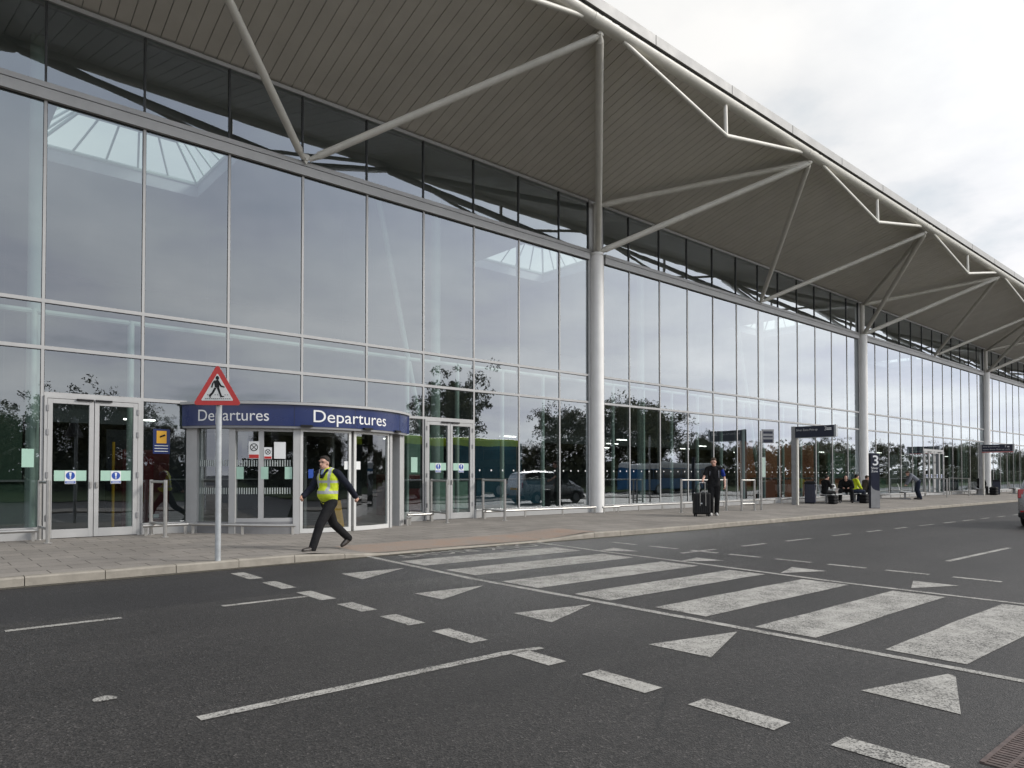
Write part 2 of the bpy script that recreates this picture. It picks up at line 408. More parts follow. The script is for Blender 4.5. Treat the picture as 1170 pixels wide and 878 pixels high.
mb.add([(x,y,gz(x,y)+.004) for x,y in v],[tuple(range(9))]); struct(mb.build('paint_splash',PAINT))

# ------------------------------------------------------------------ the terminal
X0=2.1; MOD=1.8; KA,KB=-5,45
def XK(k): return X0+MOD*k
COLS=(-3,9,21,33,45); FY=16.6
B=thing('terminal_building','long glazed airport terminal front under a deep boarded overhanging roof on white columns','building',(XK(0),FY,.2))
def P(mbx,name,mat,par=None,**kw): return mbx.build(name,mat,par or B,world=True,**kw)
Z0,ZT3,ZT2,ZT1,ZR,ZC=.44,3.05,3.96,4.89,8.93,11.01
def zone(k): return k<9
DX0,DX1=4.81,10.17        # the entrance drum opening
def pane(mb,x0,x1,z0,z1,y=FY,m=0):
    tx=random.uniform(-.0022,.0022); tz=random.uniform(-.0018,.0018)
    w,h=(x1-x0)/2,(z1-z0)/2
    mb.quad((x0,y-tx*w-tz*h,z0),(x1,y+tx*w-tz*h,z0),(x1,y+tx*w+tz*h,z1),(x0,y-tx*w+tz*h,z1),m)
def colgap(k):  # glass stops short of the columns
    a=XK(k)+(.38 if k in COLS else 0); b=XK(k+1)-(.38 if k+1 in COLS else 0); return a,b
DOORK={0,5,26,27}
for k in range(KA,KB):
    a,b=colgap(k); mb=MB(); mb.keep=True
    pane(mb,a,b,ZT1,ZR); pane(mb,a,b,ZT2,ZT1)
    hasT3=0<=k<=5
    lo0=[(a,b)]
    if hasT3 or k in DOORK: pane(mb,a,b,ZT3,ZT2); top=ZT3
    else: top=ZT2
    if k in DOORK: lo0=[]
    lo=[]
    for (p,q) in lo0:
        if q<=DX0 or p>=DX1: lo.append((p,q))
        else:
            if p<DX0: lo.append((p,DX0))
            if q>DX1: lo.append((DX1,q))
    for p,q in lo: pane(mb,p,q,Z0,top)
    P(mb,'window',GLASS)
    mb=MB(); mb.keep=True; pane(mb,a,b,9.27,10.95,FY+.03); P(mb,'clerestory_window',GLASS)
def vbar(mb,x,z0,z1,w=.052):
    mb.box(x-w/2,x+w/2,FY-.022,FY+.10,z0,z1,0); mb.box(x-w/2-.009,x+w/2+.009,FY-.008,FY+.02,z0,z1,1)
for k in range(KA,KB+1):
    xs_=[XK(k)] if k not in COLS else [XK(k)-.38,XK(k)+.38]
    for x in xs_:
        mb=MB()
        z0=3.12 if DX0<x<DX1 else .18
        vbar(mb,x,z0,ZR)
        mb.box(x-.018,x+.018,FY-.005,FY+.09,9.27,10.95,2)
        P(mb,'mullion',[FRAME,GASKET,DARKM])
    if k in COLS:   # the dark recess behind a column
        mb=MB(); mb.box(XK(k)-.35,XK(k)+.35,FY-.018,FY+.12,.18,11.03); P(mb,'recess_panel',FRAME)
SEG=[]; prev=XK(KA)
for c in COLS:
    if c<=KA: continue
    SEG.append((prev,XK(c)-.41)); prev=XK(c)+.41
def hbar(mb,x0,x1,z,h=.072,d=.026):
    mb.box(x0,x1,FY-d,FY+.085,z,z+h,0); mb.box(x0,x1,FY-.012,FY+.02,z-.016,z,1)
for s0,s1 in SEG:
    for z in (ZT1,ZT2):
        mb=MB(); hbar(mb,s0,s1,z); P(mb,'transom',[FRAME,GASKET])
    mb=MB(); mb.box(s0,s1,FY-.10,FY+.12,ZR,9.145,0); mb.box(s0,s1,FY-.07,FY+.12,9.145,9.163,1); mb.box(s0,s1,FY-.10,FY+.12,9.163,9.27,0)
    mb.box(s0,s1,FY-.012,FY+.02,ZR-.016,ZR,1); P(mb,'eaves_rail',[FRAME,GASKET])
    mb=MB(); mb.box(s0,s1,FY-.03,FY+.1,10.95,11.04,0); P(mb,'head_rail',[FRAME])
mb=MB(); hbar(mb,XK(0)+.03,DX0,ZT3,.07); P(mb,'transom',[FRAME,GASKET])
mb=MB(); hbar(mb,DX1,XK(6),ZT3,.07); P(mb,'transom',[FRAME,GASKET])
mb=MB(); hbar(mb,XK(26),XK(28),ZT3,.12); P(mb,'transom',[FRAME,GASKET])
# bottom plinth
def cutspans(s0,s1,holes):
    out=[(s0,s1)]
    for h0,h1 in holes:
        n=[]
        for a,b in out:
            if h1<=a or h0>=b: n.append((a,b)); continue
            if a<h0: n.append((a,h0))
            if b>h1: n.append((h1,b))
        out=n
    return out
HOLES=[(XK(0),XK(1)),(DX0,DX1),(XK(5),XK(6)),(XK(26),XK(28))]
for s0,s1 in SEG:
    for a,b in cutspans(s0,s1,HOLES):
        mb=MB(); mb.box(a,b,FY-.03,FY+.09,-.3,Z0,0); mb.box(a,b,FY-.045,FY-.03,Z0-.03,Z0,0); P(mb,'plinth',FRAME)
# columns
for c in COLS:
    x=XK(c)-.06; y=16.50; z0=pz(x,y)-.05
    mb=MB(); mb.tube((x,y,z0),(x,y,9.08),.235,n=32); mb.tube((x,y,9.08),(x,y,9.12),.21,n=24); mb.tube((x,y,9.12),(x,y,9.2),.235,n=32)
    mb.tube((x,y,4.26),(x,y,4.268),.2365,n=32); mb.tube((x,y,z0),(x,y,z0+.09),.25,n=32)
    P(mb,'column',WHITECOL,smooth=True)
    mb=MB(); mb.tube((x,y,9.2),(x,y,10.95),.115,n=20); P(mb,'column_head',STEEL,smooth=True)
# edge beam, struts, king-post trusses
EY,EZ=11.45,12.57
NODES=[k for k in range(-12,55,6)]
mb=MB(); mb.tube((XK(-9),EY,EZ),(XK(KB+3),EY,EZ),.17,n=24,caps=True); P(mb,'edge_beam',STEEL,smooth=True)
def strut(a,b,r=.092,mat=STEEL,name='strut'):
    a=Vector(a);b=Vector(b);d=(b-a).normalized()
    mb=MB(); mb.tube(a+d*.28,b-d*.22,r,n=18); mb.tube(a,a+d*.28,r*.55,r*.9,n=12); mb.tube(b-d*.22,b,r*.9,r*.55,n=12)
    mb.tube(a+d*.26,a+d*.30,r*1.06,n=18)
    P(mb,name,mat,smooth=True)
for c in range(-9,52,6):
    if c<-9 or c>47: continue
    for nd in (c-3,c+3):
        if nd<-9 or nd>48: continue
        e=(XK(nd)+(.06 if nd>c else -.06),EY+.05,EZ-.22)
        if (c+3)%12==0:
            strut((XK(c)-.06,16.42,9.22),e,.105); strut((XK(c)-.06,16.42,10.85),e,.10)
        else:
            strut((XK(c)+(.08 if nd>c else -.08),16.42,9.30),e)
    if (c+3)%12!=0:
        mb=MB(); mb.prism([(-.12,.16),(0,-.06),(.12,.16),(.05,.2),(-.05,.2)],(XK(c),16.40,9.22),(1,0,0),(0,0,1),(0,.04,0)); mb.tube((XK(c),16.36,9.3),(XK(c),16.5,9.3),.045); P(mb,'strut_bracket',STEEL)
    # king-post below the edge beam
    if -9<c<48:
        mb=MB(); kp_=(XK(c),EY-.02,11.50)
        mb.path([(XK(c-3)+.75,EY,EZ-.14),kp_,(XK(c+3)-.75,EY,EZ-.14)],.062,n=14); P(mb,'truss_chord',STEEL,smooth=True)
        mb=MB(); mb.tube((XK(c),EY-.02,11.52),(XK(c),EY,EZ-.1),.06,n=14); P(mb,'truss_post',STEEL,smooth=True)
for nd in NODES:
    if nd<-9 or nd>48: continue
    mb=MB(); mb.tube((XK(nd)-.42,EY,EZ),(XK(nd)+.42,EY,EZ),.176,n=24)
    for q in (-.26,.22): mb.obox((XK(nd)+q,EY-.168,EZ+.035),(1,0,0),(0,1,0),(0,0,1),.075,.012,.022,1)
    P(mb,'node_sleeve',[STEEL,SHADOWGAP],smooth=True)
# soffit of separate boards, fascia, roof
mb=MB(); ya,za,yb,zb=16.72,11.06,11.36,12.63; sl=(zb-za)/(yb-ya)
x=XK(-9)
while x<XK(KB+3):
    j=random.uniform(-.003,.003)
    vs=[(x+.008,ya,za+j),(x+.292,ya,za+j),(x+.292,yb,zb+j),(x+.008,yb,zb+j)]
    up=[(v[0],v[1],v[2]+.03) for v in vs]
    mb.add(vs+up,[(0,3,2,1),(4,5,6,7),(0,1,5,4),(1,2,6,5),(2,3,7,6),(3,0,4,7)]); x+=.3
P(mb,'soffit',SOFFIT)
mb=MB(); xa,xb=XK(-9),XK(KB+3)
mb.box(xa,xb,11.27,11.33,12.60,12.63,1); mb.box(xa,xb,11.22,11.30,12.65,12.92,0)
x=xa
while x<xb: mb.box(x,x+.012,11.214,11.221,12.652,12.919,1); x+=3.6
P(mb,'fascia',[FASCIA,SHADOWGAP])
SKY=[(3.0,7.7,21.6,25.6),(19.6,24.3,21.6,25.6),(41,45.7,21.6,25.6),(62.5,67.2,21.6,25.6)]
mb=MB(); mb.add([(xa,11.31,12.90),(xb,11.31,12.90),(xb,17.2,11.9),(xa,17.2,11.9),(xa,11.3,12.70),(xb,11.3,12.70),(xb,17.2,11.2),(xa,17.2,11.2)],[(0,1,2,3),(7,6,5,4),(0,4,5,1),(2,6,7,3),(0,3,7,4),(1,5,6,2)]); P(mb,'roof',ROOFM)
def slab_with_holes(z0,z1,y0,y1,x0,x1):
    mb=MB(); mb.box(x0,x1,y0,21.6,z0,z1); mb.box(x0,x1,25.6,y1,z0,z1)
    px0=x0
    for a,b,_,_ in SKY: mb.box(px0,a,21.6,25.6,z0,z1); px0=b
    mb.box(px0,x1,21.6,25.6,z0,z1); return mb
P(slab_with_holes(11.15,11.6,17.2,40,XK(-9),XK(KB+2)),'hall_ceiling',CEIL)
for a,b,c,d in SKY:     # hipped glazed lanterns
    sk=MB(); h0,h1=11.6,12.5; i=.95
    ring0=[(a,c,h0),(b,c,h0),(b,d,h0),(a,d,h0)]; ring1=[(a+i,c+i,h1),(b-i,c+i,h1),(b-i,d-i,h1),(a+i,d-i,h1)]
    for q in range(4):
        p,r_,s_,t_=map(Vector,(ring0[q],ring0[(q+1)%4],ring1[(q+1)%4],ring1[q]))
        sk.tube(p,t_,.05,n=8); sk.tube(p,r_,.07,n=8); sk.tube(t_,s_,.07,n=8)
        for w in (.2,.4,.6,.8): sk.tube(p.lerp(r_,w),t_.lerp(s_,w),.035,n=6)
    sk.box(a+i,b-i,c+i,d-i,h1,h1+.1,0)
    so=P(sk,'skylight',MINTST)
    g=MB()
    for q in range(4):
        g.quad(ring0[q],ring0[(q+1)%4],ring1[(q+1)%4],ring1[q])
    P(g,'glazing',GLASSC,so)
# hall interior
mb=MB(); mb.box(XK(-9),XK(KB+2),FY+.13,40,-.25,.2); P(mb,'hall_floor',HALLF)
mb=MB(); mb.box(XK(-9),XK(KB+2),40,40.3,-.2,12); P(mb,'back_wall',HALLW)
for x in (XK(-9)-.3,XK(KB+2)): 
    mb=MB(); mb.box(x,x+.3,FY+.13,40.3,-.2,12); P(mb,'end_wall',HALLW)
mb=MB(); mb.box(XK(-9),XK(KB+2),30,40,3.4,3.9); P(mb,'mezzanine',HALLW)
for x in (2.2,13.6,24.5,34.6,45,56,66.5,77):
    cy_=18.5 if x<3 else 19.6
    mb=MB(); mb.tube((x,cy_,.2),(x,cy_,11.2),.16,n=18); P(mb,'hall_column',MINTST,smooth=True)
    if x in (2.2,24.5,45): continue
    mb=MB(); mb.tube((x+.1,19.7,.3),(x-2.2,19.9,11.1),.09,n=12); P(mb,'hall_brace',MINTST,smooth=True)
for k in range(KA,KB):
    if k in COLS or DX0-.2<XK(k)<DX1+.2: continue
    mb=MB(); mb.tube((XK(k)-.06,17.35,.2),(XK(k)-.06,17.35,ZT1),.07,n=10); P(mb,'window_post',MINTST,smooth=True)
mb=MB(); mb.tube((XK(KA),17.35,ZT1-.05),(DX0-.3+60,17.35,ZT1-.05),.06,n=8); P(mb,'hall_rail',MINTST,smooth=True)
for i in range(26):
    x=-4+i*3.1; y=23+ (i*7%5)*1.7
    mb=MB(); mb.box(x,x+.9,y,y+.12,3.22+(i%3)*.02,3.26+(i%3)*.02); mb.tube((x+.45,y+.06,3.26),(x+.45,y+.06,11.15),.008,n=6,m=1); P(mb,'hall_lamp',[LAMP,GREY])
# ------------------------------------------------------------------ doors in the curtain wall
def notice_mandatory(par,x,z,y,w=.19,h=.26):
    mb=MB(); mb.box(x-w/2,x+w/2,y-.004,y,z,z+h,0)
    n=24; r=w*.42; cz=z+h-w*.5
    mb.add([(x+r*math.cos(2*PI*i/n),y-.006,cz+r*math.sin(2*PI*i/n)) for i in range(n)],[tuple(range(n))],1)
    mb.add([(x-.022,y-.008,cz+r*.78),(x-.010,y-.008,cz-r*.28),(x+.010,y-.008,cz-r*.28),(x+.022,y-.008,cz+r*.78)],[(0,1,2,3)],0)
    mb.add([(x+.014*math.cos(2*PI*i/12),y-.008,cz-r*.6+.014*math.sin(2*PI*i/12)) for i in range(12)],[tuple(range(12))],0)
    mb.box(x-w*.46,x+w*.46,y-.006,y-.004,z+.008,z+.055,1)
    for q in (.018,.036): mb.box(x-w*.36,x+w*.36,y-.008,y-.006,z+q,z+q+.007,0)
    return mb.build('notice',[WHITEP,BLUE],par,world=True)
def swing_door(xa,xb,z0,z1,mint,notz,side,bar=False):
    y=FY-.03
    mb=MB(); mb.box(xa,xa+.085,y-.03,y+.05,z0,z1); mb.box(xb-.085,xb,y-.03,y+.05,z0,z1); mb.box(xa+.085,xb-.085,y-.03,y+.05,z1-.09,z1); mb.box(xa+.085,xb-.085,y-.03,y+.05,z0,z0+.17)
    hx=xa if side<0 else xb
    for z in (z0+.35,z0+1.2,z0+2.05,z1-.25): mb.box(hx-.02,hx+.02,y-.05,y-.028,z,z+.12,1)
    d=P(mb,'door',[FRAME,GREY],bevel=.004)
    g=MB(); g.keep=True; pane(g,xa+.085,xb-.085,z0+.17,z1-.09,y+.01); P(g,'door_glass',GLASS,d)
    mm=MB()
    mx=(xa+xb)/2
    if mint: mm.box(mx-.28,mx+.28,y-.001,y+.003,notz+.06,notz+.27); P(mm,'vision_sticker',MINT,d)
    notice_mandatory(d,mx,notz,y-.005)
    hx2=xb-.05 if side<0 else xa+.05
    h=MB(); h.box(hx2-.02,hx2+.02,y-.06,y-.03,z0+1.0,z0+1.12); P(h,'lock',STAIN,d)
    return d
def door_pair(k,mint=True,off=0,notz=1.2,inner=False):
    a,b=XK(k)+.035,XK(k+1)-.035; m=(a+b)/2
    mb=MB(); mb.box(a,a+.05,FY-.06,FY+.06,.19,ZT3); mb.box(b-.05,b,FY-.06,FY+.06,.19,ZT3); mb.box(a+.05,b-.05,FY-.06,FY+.06,ZT3-.05,ZT3-.001); P(mb,'door_frame',FRAME)
    swing_door(a+.055,m-.006,.21,ZT3-.06,mint,notz,-1); swing_door(m+.006,b-.055,.21,ZT3-.06,mint,notz,1)
    mb=MB(); mb.box(m-.32,m-.02,FY-.1,FY-.062,ZT3-.075,ZT3-.04); mb.box(m+.02,m+.32,FY-.1,FY-.062,ZT3-.075,ZT3-.04); P(mb,'door_closer',BLACK)
door_pair(0,True,0,1.29); door_pair(5,True,0,1.55)
door_pair(26,False,0,1.3); door_pair(27,False,0,1.3)
# notices on the glass
def pboard(name,x0,x1,z0,z1,mats,draw=None,y=FY-.012):
    mb=MB(); mb.box(x0,x1,y-.006,y,z0,z1,0)
    if draw: draw(mb,y-.008)
    return P(mb,name,mats)
def dr(mb,y):
    mb.box(4.29-.10,4.29+.10,y-.002,y,2.16,2.43,1)
    mb.tube((4.26,y-.001,2.30),(4.36,y-.001,2.34),.02,n=6,m=2)
    for z in (1.98,2.04,2.10): mb.box(4.15,4.42,y-.002,y,z,z+.012,3)
pboard('notice_board',4.12,4.46,1.93,2.47,[NAVY,YELLOW,BLACK,WHITEP],dr)
mb=MB(); mb.box(10.70,10.91,FY-.006,FY-.002,1.55,1.97); P(mb,'vision_sticker',MINT)
mb=MB(); mb.box(1.78,1.98,FY-.006,FY-.002,1.62,1.98); P(mb,'vision_sticker',MINT)
mb=MB(); mb.box(1.16,1.42,FY-.006,FY-.002,1.38,1.53); P(mb,'vision_sticker',MINT)
# rows of small dots that stop people walking into the glass
for k in list(range(6,9))+list(range(9,26)):
    a,b=colgap(k); n=4 if k<22 else 0
    for i in range(n):
        mb=MB(); x=a+(b-a)*(i+.5)/n; mb.add([(x+.028*math.cos(2*PI*q/10),FY-.008,1.62+.028*math.sin(2*PI*q/10)) for q in range(10)],[tuple(range(10))]); P(mb,'glass_marker',WHITEP)

# ------------------------------------------------------------------ the curved entrance drum
DCX,DCY,DR=7.65,18.05,3.2
DRUM=part('entrance_drum',B,(DCX-B.location.x,DCY-B.location.y,0))
DRUM['label']='curved glass entrance drum under a navy Departures band'
def ang(phi,r,z): 
    a=R(phi); return (DCX+r*math.sin(a),DCY-r*math.cos(a),z)
def arcbox(mb,f0,f1,r0,r1,z0,z1,m=0,step=3.0,caps=True):
    n=max(1,int(abs(f1-f0)/step)+ (0 if abs(f1-f0)%step==0 else 1))
    vs=[]
    for i in range(n+1):
        f=f0+(f1-f0)*i/n
        vs+= [ang(f,r0,z0),ang(f,r1,z0),ang(f,r1,z1),ang(f,r0,z1)]
    fs=[]
    for i in range(n):
        a=4*i;b=a+4
        for q in range(4): fs.append((a+q,a+(q+1)%4,b+(q+1)%4,b+q))
    fs+=[(0,1,2,3),(4*n+3,4*n+2,4*n+1,4*n)]
    mb.add(vs,fs,m)
FZ0,FZ1=2.55,3.02
E_=62.5; E2=44
mb=MB(); arcbox(mb,-E_,E2,3.18,3.34,FZ0,FZ1,0,2.0); mb.box(9.90,10.06,15.69,16.58,FZ0,FZ1,0)
for f in (-19,5.5,33.5): arcbox(mb,f-.06,f+.06,3.339,3.342,FZ0,FZ1,1)
P(mb,'sign_band',[NAVY,GASKET],DRUM,smooth=True)
mb=MB(); arcbox(mb,-E_,E2,3.12,3.40,FZ1,FZ1+.055,0,2.0); mb.box(9.9,10.10,15.67,16.58,FZ1+.001,FZ1+.054,0); arcbox(mb,-E_,E2,2.6,3.33,FZ0-.05,FZ0-.002,1,3.0); P(mb,'trim',[FRAME,GREY],DRUM,smooth=True)
mb=MB(); n=42; mb.add([ang(-E_+(E_+E2)*i/n,3.3,FZ1+.07) for i in range(n+1)]+[(10.0,16.55,FZ1+.07)],[tuple(range(n+2))]); mb.add([ang(-E_+(E_+E2)*i/n,3.25,FZ0-.04) for i in range(n+1)]+[(10.0,16.55,FZ0-.04)],[tuple(range(n+1,-1,-1))]); P(mb,'drum_roof',GREY,DRUM)
def curved_text(s,f0,f1,z,h):
    vs,fs=text_geo(s,1.0,'LEFT',0.0); xs=[p[0] for p in vs]; a,b=min(xs),max(xs); k=h/.69
    mb=MB(); mb.keep=True; mb.add([ang(f0+(f1-f0)*(p[0]-a)/(b-a),3.348,z+p[1]*k) for p in vs],fs)
    P(mb,'lettering',WHITE,DRUM)
curved_text('Departures',-54.9,-28.1,2.655,.245); curved_text('Departures',-11.9,22.3,2.655,.27); mb=MB(); mb.keep=True; add_text(mb,'Departures',(10.066,15.74,2.68),(0,1,0),(0,0,1),.20,0,.76); P(mb,'lettering',WHITE,DRUM)
def dpost(f,z0,z1,r0=3.10,r1=3.23,w=1.1,mat=FRAME):
    mb=MB(); arcbox(mb,f-w,f+w,r0,r1,z0,z1); P(mb,'post',mat,DRUM)
def dglass(f0,f1,z0,z1,r=3.16,n=4):
    mb=MB(); mb.keep=True
    for i in range(n):
        a=f0+(f1-f0)*i/n; b=f0+(f1-f0)*(i+1)/n
        mb.quad(ang(a,r,z0),ang(b,r,z0),ang(b,r,z1),ang(a,r,z1))
    return P(mb,'glass_panel',GLASSD,DRUM)
GLASSD=glass_mat('drum_glass',.16,(.60,.66,.64),(.9,.94,1.0),.002)
zb_=.16
dpost(-59.7,zb_,FZ0-.05,3.0,3.23,2.6); dpost(-42.2,zb_,FZ0-.05,w=1.25); dpost(-17.9,zb_,FZ0-.05,w=1.25); dpost(42,zb_,FZ0-.05,3.0,3.24,3.6); mb=MB(); mb.box(10.05,10.15,16.42,16.58,zb_,FZ0-.05); P(mb,'post',FRAME,DRUM)
dpost(-31.3,.44,FZ0-.05,3.13,3.19,1.0)
dglass(-57,-43.4,.44,FZ0-.05); dglass(-41,-32.3,.44,FZ0-.05); dglass(-30.3,-19.2,.44,FZ0-.05); mb=MB(); mb.keep=True; mb.quad((10.1,15.86,.30),(10.1,16.42,.30),(10.1,16.42,FZ0-.05),(10.1,15.86,FZ0-.05)); P(mb,'glass_panel',GLASSD,DRUM)
mb=MB(); arcbox(mb,-57,-16.7,3.08,3.2,-.02,.44); P(mb,'plinth',GREY,DRUM); mb=MB(); mb.box(10.07,10.13,15.86,16.42,.1,.30); P(mb,'plinth',GREY,DRUM)
for za_,zb2 in((.44,.52),(FZ0-.12,FZ0-.05)): mb=MB(); arcbox(mb,-41,-19.2,3.12,3.2,za_,zb2); P(mb,'rail',FRAME,DRUM)
DOORW=plain('pale_door_frame',(.62,.62,.60),.4,.1,.05,3)
for f0,f1 in((-16.5,5.0),(6.4,28.0)):
    mb=MB(); arcbox(mb,f0,f0+1.1,3.16,3.22,.17,FZ0-.05); arcbox(mb,f1-1.1,f1,3.16,3.22,.17,FZ0-.05); arcbox(mb,f0+1.1,f1-1.1,3.16,3.22,.17,.27); arcbox(mb,f0+1.1,f1-1.1,3.16,3.22,FZ0-.11,FZ0-.05)
    d=P(mb,'sliding_door',DOORW,DRUM)
dglass(-15.3,3.8,.27,FZ0-.11,3.185,6); dglass(7.6,26.8,.27,FZ0-.11,3.185,6)
dpost(29.6,zb_,FZ0-.05,w=1.0)
mb=MB(); 
for f in (-14.5,11.5,31.0): arcbox(mb,f-2.2,f+2.2,3.345,3.40,FZ0-.012,FZ0+.03)
P(mb,'door_sensor',BLACK,DRUM)
# striped bands on the fixed glass, stickers and notices
STRIPE=plain('frosted_stripe',(.40,.44,.42),.6)
for z0,z1 in((1.66,1.80),(1.05,1.19)):
    for fa,fb in((-56.5,-43.6),(-40.8,-32.2),(-30.0,-19.6)):
        mb=MB(); f=fa
        while f<fb-.4: arcbox(mb,f,f+.42,3.165,3.168,z0,z1); f+=.95
        P(mb,'glass_stripe',STRIPE,DRUM)
def dnote(f0,f1,z0,z1,mat,name='notice',dr=None):
    mb=MB(); arcbox(mb,f0,f1,3.19,3.193,z0,z1)
    if dr: dr(mb)
    return P(mb,name,mat,DRUM)
def nosmoke(fc,zc,r):
    def f(mb):
        n=24
        for i in range(n):
            a0=2*PI*i/n;a1=2*PI*(i+1)/n
            q=[ang(fc+math.degrees(rr*math.cos(t)/3.2),3.196,zc+rr*math.sin(t)) for t in (a0,a1) for rr in (r,r*.8)]
            mb.add([q[0],q[2],q[3],q[1]],[(0,1,2,3)],2)
        d=r*.62; w=r*.12; k=math.degrees(1/3.2)
        for sgn in (1,-1):
            mb.add([ang(fc-d*k,3.197,zc+sgn*(d+w)),ang(fc-d*k,3.197,zc+sgn*(d-w)),ang(fc+d*k,3.197,zc-sgn*(d+w)),ang(fc+d*k,3.197,zc-sgn*(d-w))],[(0,1,2,3)],2)
    return f
def withred(fa,fb,z0,z1,g):
    def f(mb): arcbox(mb,fa+.15,fb-.15,3.193,3.196,z0+.01,z1,1); g(mb)
    return f
dnote(-36.0,-32.0,1.83,2.21,[WHITEP,RED,BLACK],'notice',withred(-36,-32,1.83,1.92,nosmoke(-34,2.08,.085)))
dnote(-30.2,-27.2,1.82,2.08,[WHITEP,RED,BLACK],'notice',withred(-30.2,-27.2,1.82,1.88,nosmoke(-28.7,1.98,.06)))
dnote(-26.4,-22.0,1.83,2.20,[WHITEP])
for f in (-41,-31.6,-22.6): dnote(f+.3,f+3.1,1.38,1.65,[MINT],'vision_sticker')
dnote(2.0,4.6,1.60,1.79,[WHITEP]); dnote(7.6,10.0,1.60,1.79,[WHITEP])
for f in (-13.2,): dnote(f,f+2.0,1.40,1.60,[BLUE],'notice')
# inner sliding leaves seen through the glass
mb=MB()
for f in (-10,8,24): arcbox(mb,f-.8,f+.8,2.2,2.26,.2,2.5)
arcbox(mb,-40,40,2.2,2.26,2.4,2.5); P(mb,'inner_screen',GREY,DRUM)

# ------------------------------------------------------------------ hoop barriers and knee rails
def hoop(p0,p1,label,h=1.17,z0=None,mid=True):
    (xa,ya),(xb,yb)=p0,p1; za,zb=pz(xa,ya),pz(xb,yb)
    t=thing('hoop_barrier',label,'barrier',(xa,ya,za),0,'steel hoop barriers by the terminal front')
    d=Vector((xb-xa,yb-ya,0)); e=zb-za
    for o,zz in ((Vector((0,0,0)),0),(d,e)):
        mb=MB(); mb.tube((o.x,o.y,-.05+zz),(o.x,o.y,h+zz),.038,n=14); mb.tube((o.x,o.y,zz-.01),(o.x,o.y,zz+.012),.075,n=14); mb.build('post',STAIN,t,smooth=True)
    for z in ([h-.04]+([.26] if mid else [])):
        mb=MB(); mb.tube((0,0,z),(d.x,d.y,z+e),.028,n=12); mb.build('rail',STAIN,t,smooth=True)
hoop((2.06,16.42),(2.09,15.57),'brushed steel hoop barrier left of the leftmost glass double doors')
hoop((4.05,16.40),(4.11,15.56),'brushed steel hoop barrier between the leftmost doors and the curved Departures entrance')
hoop((11.25,16.42),(11.12,15.47),'brushed steel hoop barrier just left of the doors beside the Departures entrance')
hoop((13.1,16.40),(12.93,15.2),'brushed steel hoop barrier on the right of the doors beside the Departures entrance')
hoop((23.41,14.06),(24.15,13.97),'small steel hoop barrier standing beside the bus stop pole')
hoop((20.45,14.6),(23.1,14.5),'wide steel hoop barrier behind the man with the suitcase',1.17,None,False)
hoop((48.3,16.3),(48.0,15.0),'distant steel hoop barrier left of the far sliding doors'); 
hoop((52.6,16.3),(52.4,15.1),'distant steel hoop barrier right of the far sliding doors')
def knee(pts,label,step=1.3):
    x,y=pts[0]; t=thing('knee_rail',label,'rail',(x,y,pz(x,y)),0,'low steel knee rails along the glass')
    h=.20; P3=[(a-x,b-y,pz(a,b)+h-pz(x,y)) for a,b in pts]
    mb=MB(); mb.path(P3,.034,n=12); mb.build('rail',STAIN,t,smooth=True)
    acc=0; last=None; n=len(P3)
    tot=sum((Vector(P3[i+1])-Vector(P3[i])).length for i in range(n-1)); cnt=max(2,int(tot/step)+1)
    for q in range(cnt):
        dd=tot*(q+.12/ max(cnt,1))/(cnt-1) if q<cnt-1 else tot-.06
        dd=min(max(dd,.06),tot-.06)
        for i in range(n-1):
            sl=(Vector(P3[i+1])-Vector(P3[i])).length
            if dd<=sl or i==n-2:
                p=Vector(P3[i]).lerp(Vector(P3[i+1]),min(1,dd/sl)); break
            dd-=sl
        mb=MB(); mb.box(p.x-.03,p.x+.03,p.y-.012,p.y+.012,p.z-h-.03,p.z-.01); mb.build('leg',STAIN,t)
KY_=16.22
knee([(-6.4,KY_),(2.0,KY_)],'low steel knee rail left of the leftmost doors')
knee([(3.85,KY_),(4.75,KY_)],'short steel knee rail between the leftmost doors and the Departures drum')
def arcpts(f0,f1,r): 
    n=8; return [ang(f0+(f1-f0)*i/n,r,0)[:2] for i in range(n+1)]
knee(arcpts(-57,-18.5,3.42),'curved steel knee rail bending around the left glass of the Departures drum',1.1)
knee(arcpts(39,45,3.42),'tiny curved knee rail at the right foot of the Departures drum')
knee([(10.35,KY_),(11.2,KY_)],'short steel knee rail right of the Departures drum')
knee([(12.95,KY_),(17.75,KY_-.1)],'steel knee rail in front of the panes left of the big white column')
knee([(17.85,15.9),(18.7,15.9)],'short steel knee rail guarding the foot of the big white column',.7)
knee([(18.75,KY_),(29.8,KY_)],'long steel knee rail behind the man with the suitcase')
knee([(30.3,KY_),(39,KY_)],'long steel knee rail behind the seated people')
knee([(40.0,KY_),(48.2,KY_)],'steel knee rail behind the person bending over a bench')
knee([(52.7,KY_),(60.5,KY_)],'distant steel knee rail right of the far sliding doors')
knee([(62.5,KY_),(80,KY_)],'farthest steel knee rail beyond the last visible white column')

